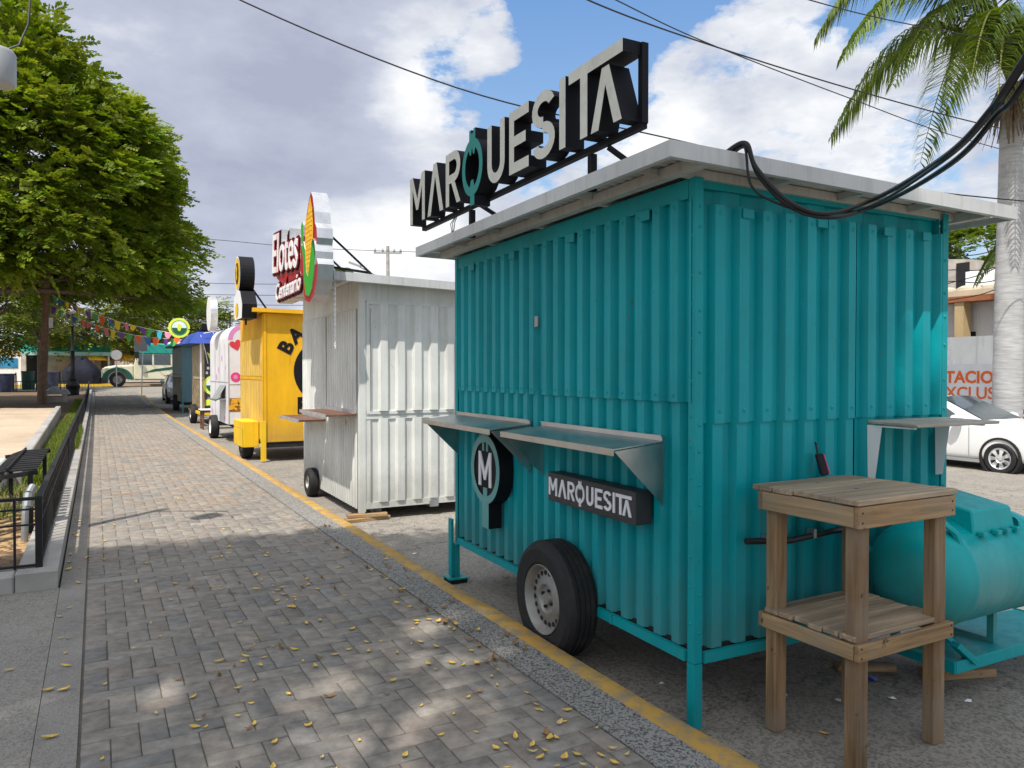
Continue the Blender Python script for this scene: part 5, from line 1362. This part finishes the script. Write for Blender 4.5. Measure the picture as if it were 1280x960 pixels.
palm('distant bushy palm top beside the corn sign', (12.6, 44.5, .2), 6.6, .2, .16,
     [(a*.52, 1.5, 1.3, .7+.3*(a % 3)) for a in range(12)]+[(a*1.05+.2, 1.1, 1.7, -.5) for a in range(6)], 16, skirt=False)

# ------------------------------------------------------------------ left background
t = thing('utility_pole', 'leaning brown wooden pole with a white box where the pennants start', 'pole', (-2.02, 37.4, .2), 0)
MB().tube([(-.05, 0, -.1), (.12, 0, 2.8), (.24, 0, 5.8)], [.17, .15, .13], 12).build('pole', m_pole, t, smooth=True)
MB().box(.27, .42, -.18, -.06, 3.3, 3.72).build('white_box', m_wwhite, t)
MB().tube([(.15, -.15, -.1), (.08, -.15, 1.5)], [.05, .05], 8).build('stay', m_pole, t)
t = thing('lamp_post', 'black ornate cast iron lamp post at the end of the railing', 'lamp post', (-1.06, 44.2, .27), 0)
mb = MB().lathe((0, 0, 0), (0, 0, 1), [(.34, -.3), (.34, .12), (.28, .16), (.27, .5), (.31, .55), (.33, .7), (.24, .82), (.18, .95), (.22, 1.0), (.14, 1.2), (.1, 1.5), (.09, 2.4), (.12, 2.45), (.075, 2.55), (.06, 3.6), (.11, 3.68), (.06, 3.75), (.05, 4.3), (0, 4.3)], 16)
mb.build('post', m_blackm, t, smooth=True)
MB().lathe((0, 0, 4.3), (0, 0, 1), [(.05, 0), (.16, .1), (.2, .3), (.14, .46), (0, .5)], 14).build('lantern', m_wwhite, t, smooth=True)
t = thing('stone_ornament', 'grey stone planter with a gabled top at the end of the sandy ground', 'planter', (-1.62, 38.2, .18), 0)
mb = MB().box(-.42, .42, -.3, .3, 0, .42); mb.box(-.5, -.3, -.38, .38, .0, .5); mb.box(.3, .5, -.38, .38, 0, .5)
mb.build('base', m_stone, t, bevel=.02)
mb = MB().hexa([(-.62, -.42, .5), (.62, -.42, .5), (.62, .42, .5), (-.62, .42, .5), (-.5, -.3, .68), (.5, -.3, .68), (.5, .3, .68), (-.5, .3, .68)]); mb.lathe((0, 0, .68), (0, 0, 1), [(.2, 0), (.22, .08), (.1, .16), (0, .17)], 12)
mb.build('cap', M_('light_grey_stone', (.42, .42, .43), .9, 0, .2, 4), t, bevel=.02)
def bin_(lab, x, y, z, m, w, h):
    t = thing('rubbish_bin', lab, 'rubbish bin', (x, y, z), 0, 'rubbish bins by the far fence')
    mb = MB().lathe((0, 0, 0), (0, 0, 1), [(w*.86, 0), (w*.92, .05), (w, h*.92), (w*1.04, h*.93), (w*1.04, h), (w*.9, h), (w*.88, h-.1)], 16); mb.build('barrel', m, t, smooth=True)
    mb = MB().bar((w*1.1, 0, -.1), (w*1.1, 0, h*1.05), .06, .06); mb.build('stand', m_blackm, t)
bin_('dark navy rubbish bin, leftmost of three by the far fence', -4.35, 49.5, hgt(0, 49)+.1, M_('bin_navy', (.02, .03, .07), .5, 0, .4, 5), .42, 1.05)
bin_('grey blue rubbish bin nearest the lamp post', -2.25, 50, hgt(0, 50)+.25, M_('bin_slate', (.04, .05, .09), .5, 0, .3, 5), .38, .95)
bin_('dark green rubbish bin behind the wooden pole', -3.55, 53, hgt(0, 53)+.1, M_('bin_green', (.01, .06, .04), .5, 0, .3, 5), .36, 1.1)
t = thing('low_fence', 'low white fence of thin upright bars along the far edge of the planted ground', 'fence', (-9, 50.6, hgt(0, 50)), 0)
mb = MB()
for k in range(60): mb.box(k*.15-.012, k*.15+.012, -.012, .012, .1, .66)
mb.build('baluster_row', m_blackm, t)
mb = MB(); mb.box(0, 9, -.02, .02, .66, .70); mb.box(0, 9, -.02, .02, .06, .1); mb.build('rail', m_blackm, t)
mb = MB(); mb.box(0, 9.0, .05, .25, -.2, .02); mb.build('kerb_wall', m_conc, t)
# cross-street far pavement
struct(MB().box(-60, 60, 62.6, 90, .3, .76).build('far_pavement_end', m_sand))
struct(MB().box(-60, 1.6, 62.35, 62.59, .3, .765).build('far_kerb_end', m_yellow2))
t = thing('advertising_wall', 'long white wall painted with blue advertising panels at the left edge', 'wall', (-14, 64, .7), 0)
MB().box(0, 9.3, 0, .3, 0, 2.35).build('wall_body', m_whitewall, t)
MB().box(0, 9.3, -.02, -.003, 2.1, 2.5).build('coping', m_tan, t)
mb = MB(); mb.box(3.6, 6.3, -.03, -.004, 1.0, 1.9); mb.build('blue_panel', m_navy, t)
mb = MB(); 
for i in range(2): mb.box(4.0, 5.9, -.04, -.031, 1.25+i*.32, 1.33+i*.32)
mb.build('panel_marks', m_wwhite, t)
mb = MB().add([(6.5, -.03, 1.2), (9.1, -.03, 1.2), (9.1, -.03, 1.9), (8.2, -.03, 2.0), (7.3, -.03, 1.7)], [(0, 1, 2, 3, 4)]); mb.build('blue_picture', M_('sea_blue_print', (.03, .2, .38), .5, 0, .4, 1), t, recalc=False)
mb = MB(); mb.box(3.6, 9, -.03, -.004, .2, .75); mb.build('grey_band', m_greywall, t)
t = thing('kiosk', 'street kiosk under a turquoise awning with a dark doorway', 'kiosk', (-5.2, 66, .7), 0)
MB().box(.6, 6.2, .5, 5, 0, 2.7).build('wall', m_stone, t)
MB().hexa([(0, -1.5, 2.35), (6.2, -1.5, 2.2), (6.2, 1, 2.9), (0, 1, 3.1), (0, -1.5, 2.52), (6.2, -1.5, 2.38), (6.2, 1, 3.4), (0, 1, 3.6)]).build('awning', m_turq, t)
MB().box(0, 6.2, -1.52, -1.505, 2.15, 2.42).build('awning_valance', M_('pale_turquoise', (.35, .62, .58), .7), t)
MB().box(.65, 1.9, .47, .495, 0, 2.3).build('doorway', m_dark, t)
MB().box(2.6, 3.4, .47, .495, .3, 2.2).build('window', M_('warm_window', (.5, .4, .28), .6), t)
for x in (.2, 3.7, 6.0): MB().tube([(x, -1.3, 0), (x, -1.3, 2.3)], .05, 8).build('post', m_wwhite, t)
MB().box(1.5, 5.2, 1.0, 4, 3.6, 3.75).build('roof', m_greybox, t)
t = thing('covered_stall', 'heap under a dark navy tarpaulin in front of the kiosk', 'market stall', (-.95, 63.5, .76), 0)
mb = MB(); rq = random.Random(2); rings = [(1.15, 0), (1.25, .35), (1.2, .95), (.95, 1.25), (.5, 1.75), (.32, 1.95), (.02, 2.0)]
n = 18
for r, z in rings:
    for k in range(n):
        a = 2*math.pi*k/n; rr = r*(1+.10*math.sin(a*5)+rq.uniform(-.04, .04)); mb.v.append((rr*math.cos(a), rr*.7*math.sin(a), z))
for i in range(len(rings)-1):
    for k in range(n): mb.f.append((i*n+k, i*n+(k+1) % n, (i+1)*n+(k+1) % n, (i+1)*n+k)); mb.m.append(0)
mb.build('tarpaulin', m_tarp, t, smooth=True)
for i, (x, y, c_, lab) in enumerate([(-.2, 65.2, (.8, .45, .02), 'yellow market parasol beside the navy tarpaulin heap'), (1.9, 66.2, (.78, .40, .03), 'orange yellow market parasol behind the forked tree trunk')]):
    t = thing('parasol', lab, 'parasol', (x, y, .76), 0)
    MB().lathe((0, 0, 1.75), (0, 0, 1), [(1.05, 0), (1.0, .12), (.5, .42), (0.01, .6)], 8).build('canopy', flat('parasol_%d' % i, c_, .7), t)
    MB().tube([(0, 0, 0), (0, 0, 2.2)], .03, 8).build('pole', m_wwhite, t)
t = thing('building', 'low pale building with a flat roof far behind the kiosk', 'building', (-16, 78, .7), 0)
MB().box(0, 34, 0, 8, 0, 3.7).build('wall', m_stone, t)
mb = MB()
for i in range(9): mb.box(1.5+i*3.6, 3.0+i*3.6, -.05, -.004, 1.0, 2.6)
mb.build('window', m_dark, t)
# bus
bu = thing('bus', 'cream and green bus with a bonnet crossing the end of the street', 'bus', (.15, 59.4, .59), 0)
prof = [(2.15, .5), (9.6, .5), (9.6, 2.95), (2.6, 3.05), (2.35, 2.6), (2.15, 1.55)]
def xprism(pr, y0, y1):
    mb = MB(); o = len(pr)
    mb.v = [(x, y0, z) for x, z in pr]+[(x, y1, z) for x, z in pr]
    mb.f = [tuple(range(o)), tuple(range(2*o-1, o-1, -1))]+[(i, i+o, (i+1) % o+o, (i+1) % o) for i in range(o)]; mb.m = [0]*len(mb.f)
    return mb
xprism([(2.15, .5), (9.6, .5), (9.6, 2.3), (2.3, 2.3), (2.15, 1.55)], 0, 2.35).build('body', m_cream, bu, bevel=.05)
xprism([(2.33, 2.303), (9.6, 2.303), (9.6, 3.0), (2.75, 3.1), (2.2, 2.98)], -.02, 2.37).build('roof', m_busgreen, bu, bevel=.09)
xprism([(4.4, 3.04), (9.5, 3.0), (9.5, 3.22), (4.5, 3.24)], .2, 2.1).build('roof_box', m_wwhite, bu, bevel=.04)
xprism([(.15, .55), (2.149, .55), (2.149, 1.58), (.9, 1.5), (.25, 1.38), (.12, 1.2)], .18, 2.17).build('bonnet', m_cream, bu, bevel=.1)
shape('mudguard', [[(1.12+.98*math.cos(R(a)), .50+.86*math.sin(R(a))) for a in range(0, 181, 12)]+[(1.12+.62*math.cos(R(a)), .52+.62*math.sin(R(a))) for a in range(180, -1, -12)]], .2, m_buspine, bu, FACE_Y, Vector((0, .2, 0)))
MB().box(-.02, .11, .1, 2.25, .42, .66).build('bumper', m_blackm, bu, bevel=.02)
wheel(bu, (1.12, .15, .52), (0, -1, 0), .52, .28, .3, holes=False, tread=False)
wheel(bu, (7.6, .15, .52), (0, -1, 0), .52, .28, .3, holes=False, tread=False)
for x0, x1 in ((2.42, 3.3), (3.42, 4.5), (4.62, 5.7), (5.82, 6.9), (7.02, 8.1), (8.22, 9.3)):
    MB().box(x0, x1, -.012, -.004, 1.55, 2.28).build('window', m_glass, bu)
MB().add([(2.12, .2, 1.62), (2.12, 2.15, 1.62), (2.28, 2.15, 2.5), (2.28, .2, 2.5)], [(0, 1, 2, 3)]).build('windscreen', m_glass, bu)
shape('stripe', [[(2.7, .95), (3.4, 1.25), (4.6, 1.42), (9.5, 1.45), (9.5, 1.25), (4.8, 1.24), (3.6, 1.1)]], .01, m_buspine, bu, FACE_Y, Vector((0, -.004, 0)))
shape('stripe', [[(5.6, 1.1), (6.4, .8), (7.4, .65), (9.5, .62), (9.5, 1.1)]], .01, m_buspine, bu, FACE_Y, Vector((0, -.004, 0)))
mb = MB(); mb.tube([(2.3, -.05, 1.9), (2.35, -.4, 2.1), (2.35, -.4, 2.5)], .03, 6); mb.box(2.2, 2.45, -.5, -.36, 2.0, 2.45); mb.build('mirror', m_blackm, bu)
MB().box(2.2, 9.5, -.02, -.003, .5, .56).build('sill_trim', m_blackm, bu)
t = thing('road_sign', 'round grey back of a road sign standing in front of the bus bonnet', 'road sign', (1.15, 56.5, .57), 0)
shape('disc', [circ(0, 2.2, .33, .33, 20)], .02, m_alu, t, FACE_Y, Vector((0, 0, 0))); MB().tube([(0, .04, 0), (0, .04, 2.3)], .03, 8).build('pole', m_zinc, t)
t = thing('road_sign', 'square dark grey back of a road sign at the end of the sidewalk', 'road sign', (2.05, 44.6, .29), 0)
MB().box(-.31, .31, -.01, .01, 2.45, 3.3).build('plate', m_darkplate, t); MB().tube([(0.02, .03, 0), (0.12, .03, 3.1)], .03, 8).build('pole', m_zinc, t)
# pennants between the wooden pole and the blue awning
PCOL = [('orange', (.80, .13, .02)), ('turquoise', (.03, .40, .50)), ('purple', (.18, .06, .40)), ('pink', (.72, .2, .28)), ('blue', (.05, .16, .45)), ('green', (.08, .38, .08)), ('yellow', (.80, .60, .03))]
pm = [attr for attr in [M_('pennant_'+n_, c_, .7, 0, .1, 3) for n_, c_ in PCOL]]
def pennants(lab, p0, p1, sag, n, seed, offs):
    t = thing('pennant_string', lab, 'pennant string', p0, 0, 'pennant strings over the sidewalk')
    q = random.Random(seed); e = Vector(p1)-Vector(p0); pts = []
    for i in range(25): f = i/24; pts.append(e*f+Vector((0, 0, -sag*4*f*(1-f))))
    MB().tube(pts, .008, 5).build('string', m_wwhite, t)
    for i in range(n):
        f = (i+.6)/n*.97+.02; p = e*f+Vector((0, 0, -sag*4*f*(1-f)-.01)); d = e.normalized(); w = q.uniform(.18, .28); h = q.uniform(.18, .34); l = Vector((q.uniform(-.1, .1), q.uniform(-.2, .2), -h))
        mb = MB(); mb.add([p-d*w, p+d*w, p+d*w*.55+l*.8, p+l+d*.05, p-d*w*.55+l*.8], [(0, 1, 2, 3, 4)]) ; mb.build('pennant', pm[(i*3+offs+q.randint(0, 1)) % 7], t, recalc=False)
pennants('upper string of bright paper pennants from the wooden pole to the juice stand', (-1.75, 37.4, 4.95), (2.55, 27.6, 2.9), .25, 17, 1, 0)
pennants('lower string of bright paper pennants sagging below the other one', (-1.75, 37.4, 4.55), (2.5, 27.9, 2.75), .36, 16, 2, 2)

# ------------------------------------------------------------------ poles and wires
t = thing('power_pole', 'distant concrete power pole with cross arms above the white stand roof', 'pole', (20.3, 57.5, 0), -.4)
MB().tube([(0, 0, 0), (0, 0, 11.6)], [.2, .13], 10).build('pole', m_conc, t)
for z in (11.0, 7.4+.9):
    mb = MB().box(-1.1, 1.1, -.06, .06, z, z+.14)
    for x in (-1, -.4, .5, 1): mb.lathe((x, 0, z+.14), (0, 0, 1), [(.08, 0), (.1, .1), (.05, .26), (0, .28)], 8)
    mb.build('cross_arm', m_greybox, t)
t = thing('street_light', 'distant street light on a slanting arm above the white stand roof', 'street light', (14.2, 37.9, 0), 0)
MB().tube([(0, 0, 0), (0, 0, 5.9)], [.1, .07], 10).build('pole', m_zinc, t)
MB().tube([(0, 0, 5.8), (-1.0, .5, 6.6), (-2.0, 1.05, 7.2)], .045, 8).build('arm', m_zinc, t)
MB().bar((-1.95, 1.02, 7.2), (-2.5, 1.3, 7.42), .2, .1).build('lamp_head', m_greybox, t)
def wire(lab, pts, r=.012, group='overhead wires'):
    # smooth curve through points
    P = [Vector(p) for p in pts]; out = []
    ext = [P[0]*2-P[1]]+P+[P[-1]*2-P[-2]]
    for i in range(1, len(ext)-2):
        p0, p1, p2, p3 = ext[i-1:i+3]
        for k in range(10):
            t = k/10; out.append(.5*((2*p1)+(p2-p0)*t+(2*p0-5*p1+4*p2-p3)*t*t+(3*p1-p0-3*p2+p3)*t*t*t))
    out.append(P[-1]); rt = out[0].copy()
    o = MB().tube([p-rt for p in out], r, 6).build('overhead_wire', m_cable, smooth=True); o.location = rt
    return tag(o, lab, 'wire', group)
def at(x, y, d):   # a point d metres along the view depth
    v = pix_dir(x, y); f = Vector((math.sin(yaw)*math.cos(pitch), math.cos(yaw)*math.cos(pitch), math.sin(pitch)))
    return Vector((0, 0, 1.65))+v*(d/v.dot(f))
wire('black wire running from above the MARQUESITA sign down to the palm trunk', [(-4.9, 15.2, 11.6), (.2, 13.6, 8.55), (5.0, 12.0, 6.62), (9.0, 10.6, 5.83), (13.6, 9.1, 5.15), (20, 7, 4.9)], .013)
wire('upper of the two close wires dipping from the top centre toward the palm', [at(700, -25, 10), at(735, 0, 10.5), at(860, 47, 12), at(1060, 110, 14), at(1240, 158, 16.5), at(1400, 190, 20)], .012)
wire('lower of the two close wires dipping from the top centre toward the palm', [at(745, -12, 10), at(770, 0, 10.5), at(880, 52, 12), at(1060, 122, 14), at(1200, 172, 16.5), at(1400, 226, 20)], .009)
wire('thin wire crossing the sky at the top right beside the palm fronds', [at(980, -12, 11), at(1012, 0, 11.5), at(1120, 27, 13), at(1300, 60, 15)], .009)
far = [('topmost of the thin far wires behind the corn sign', 297, 318), ('second highest of the far wires left of the corn sign', 352, 352), ('third of the far wires left of the corn sign', 366, 366), ('fourth of the far wires left of the corn sign', 378, 379), ('fifth of the far wires left of the corn sign', 386, 388), ('lowest of the far wires left of the corn sign', 399, 402)]
for i, (lab, y0, y1) in enumerate(far):
    wire(lab, [at(140, y0-3, 52), at(260, y0+2, 52), at(400, (y0+y1)/2+3, 54), at(620, y1, 58)], .022, 'far street wires')
# wires at the right edge in front of the houses
for i, (y0, y1) in enumerate([(322, 305), (338, 330), (355, 322), (376, 352), (352, 348)]):
    wire(['highest', 'second', 'third', 'lowest', 'faint middle'][i]+' of the wires slanting in front of the houses at the right edge', [at(1150, y0+12, 17), at(1183, y0, 17.3), at(1230, (y0+y1)/2+3, 17.5), at(1285, y1-8, 18)], .012, 'wires in front of the houses')
# heavy cables from the stand roof
def cab(lab, pts, r):
    o = wire(lab, pts, r, 'supply cables of the teal stand'); o.name = 'supply_cable'; return tag(o, lab, 'cable', 'supply cables of the teal stand')
tail = [(1.70, .50, 2.8), (1.78, -.8, 3.6), (1.96, -2.5, 4.6)]
cab('thickest black supply cable looping from the roof edge of the teal stand', [(2.50, 2.62, 2.62), (2.46, 2.40, 2.64), (2.50, 2.37, 2.53), (2.62, 2.30, 2.385), (2.78, 2.23, 2.335), (2.95, 2.11, 2.40)]+[at(1180, 197, 2.25), at(1238, 138, 1.95), at(1282, 72, 1.75)]+tail, .0095)
cab('second black supply cable hanging lowest under the roof edge of the teal stand', [(2.53, 2.60, 2.61), (2.47, 2.405, 2.625), (2.52, 2.375, 2.50), (2.64, 2.31, 2.365), (2.80, 2.22, 2.318), (2.98, 2.10, 2.38)]+[at(1188, 205, 2.3), at(1246, 144, 1.98), at(1290, 88, 1.78)]+tail, .0085)
cab('thin black supply cable making the tight first loop under the roof edge', [(2.52, 2.58, 2.62), (2.465, 2.41, 2.635), (2.49, 2.39, 2.46), (2.58, 2.34, 2.385), (2.74, 2.25, 2.335), (2.92, 2.13, 2.36)]+[at(1176, 203, 2.28), at(1234, 148, 1.99), at(1275, 90, 1.8)]+tail, .006)
t = thing('utility_pole', 'pole behind the viewpoint on the road side carrying the supply cables', 'pole', (1.98, -2.62, .14), 0)
MB().tube([(0, 0, 0), (0, 0, 5.2)], [.11, .09], 12).build('pole', m_conc, t, smooth=True)

# ------------------------------------------------------------------ fallen leaves
def leaf_mesh(name, w, l, curl, seed):
    q = random.Random(seed); V = []; F = []
    prof = [(0, .06), (.15, .5), (.4, .95), (.65, .85), (.88, .42), (1, .03)]
    for t, k in prof:
        x = (t-.5)*l; z = .004+curl*(t-.5)**2*l*3
        e = w/2*k
        V += [(x, -e, z+curl*.3*e+q.uniform(0, .002)), (x, 0, z-curl*.1*w), (x, e, z+curl*.45*e+q.uniform(0, .003))]
    for i in range(len(prof)-1):
        for k in range(2): F.append((i*3+k, i*3+k+1, i*3+k+4, i*3+k+3))
    me = bpy.data.meshes.new(name); me.from_pydata(V, [], F); me.update()
    return me
lm_y = M_('dry_yellow_leaf', (.72, .47, .08), .7, 0, .3, 40)
lm_b = M_('dry_brown_leaf', (.28, .15, .05), .8, 0, .35, 40)
lm_p = M_('pale_dry_leaf', (.62, .47, .20), .7, 0, .25, 40)
meshes = []
for i, (w, l, c_, m) in enumerate([(.024, .05, .12, lm_y), (.028, .055, .2, lm_y), (.022, .044, .3, lm_p), (.03, .065, .4, lm_b), (.024, .06, .15, lm_y)]):
    me = leaf_mesh('leaf', w, l, c_, i); me.materials.append(m); meshes.append(me)
LAB = {0: 'small yellow fallen leaf lying on the grey sidewalk pavers', 1: 'fallen yellow leaf on the concrete edging at the left of the sidewalk', 2: 'curled brown fallen leaf caught in the gap beside the kerb', 3: 'yellow fallen leaf on the shaded road beside the teal stand'}
LG = {0: 'fallen leaves on the pavers', 1: 'fallen leaves on the concrete edging', 2: 'brown leaves along the kerb', 3: 'fallen leaves on the road'}
q = random.Random(77)
def leaf(x, y, z, kind, mi, sc):
    o = bpy.data.objects.new('fallen_leaf', meshes[mi]); col.objects.link(o)
    o.location = (x, y, z); o.rotation_euler = (q.uniform(-.15, .15), q.uniform(-.15, .15), q.uniform(0, 6.28)); o.scale = (sc,)*3
    tag(o, LAB[kind], 'fallen leaf', LG[kind])
n = 0
while n < 205:
    y = 2.2+abs(q.gauss(0, 1))*3.0
    x = q.uniform(-.05, 1.85)
    if y > 11: continue
    # clusters drift toward the kerb side
    if q.random() > (.25+.3*x)*(1+.9*math.sin(x*4.1+y*1.9)*math.sin(y*2.7-x)): continue
    leaf(x, y, .146, 0, q.choice([0, 0, 1, 1, 2, 3, 4]), q.uniform(.45, 1.05)); n += 1
for i in range(34):
    y = q.uniform(2.6, 9); x = q.uniform(-.22, -.08) if q.random() < .7 else q.uniform(-1.4, -.28)
    if x < -.24 and y > 6: x = -.2
    leaf(x, y, .144, 1, q.choice([0, 1, 4]), q.uniform(.6, 1.2))
for i in range(36):
    y = q.uniform(2.4, 7.5); leaf(q.choice([1.80, 1.83, 1.9, 2.02])+q.gauss(0, .03), y, .147, 2, q.choice([3, 3, 3, 1]), q.uniform(.6, 1.05))
for i in range(18):
    leaf(q.uniform(2.35, 4.6), q.uniform(1.9, 7.8), .004, 3, q.choice([0, 1, 3]), q.uniform(.7, 1.1))

def scrap(lab, x, y, m, sc, group=None):
    o = MB().add([(-.04*sc, -.02*sc, .004), (.03*sc, -.03*sc, .006), (.045*sc, .015*sc, .012), (-.02*sc, .03*sc, .005), (0, 0, .016)], [(0, 1, 4), (1, 2, 4), (2, 3, 4), (3, 0, 4)]).build('litter_scrap', m, recalc=False)
    o.location = (x, y, .002); o.rotation_euler = (0, 0, q.uniform(0, 6)); tag(o, lab, 'litter', group)
scrap('blue scrap of plastic on the shaded road behind the wooden table', 3.62, 2.62, m_blue, 1.4)
for x, y in ((3.25, 2.5), (3.5, 2.4), (3.05, 2.7), (2.6, 3.1), (2.75, 4.6), (3.8, 2.2), (4.3, 2.0), (2.5, 6.4)): scrap('small pale scrap of paper littering the road by the teal stand', x, y, m_wwhite, q.uniform(.4, .8), 'paper scraps on the road')
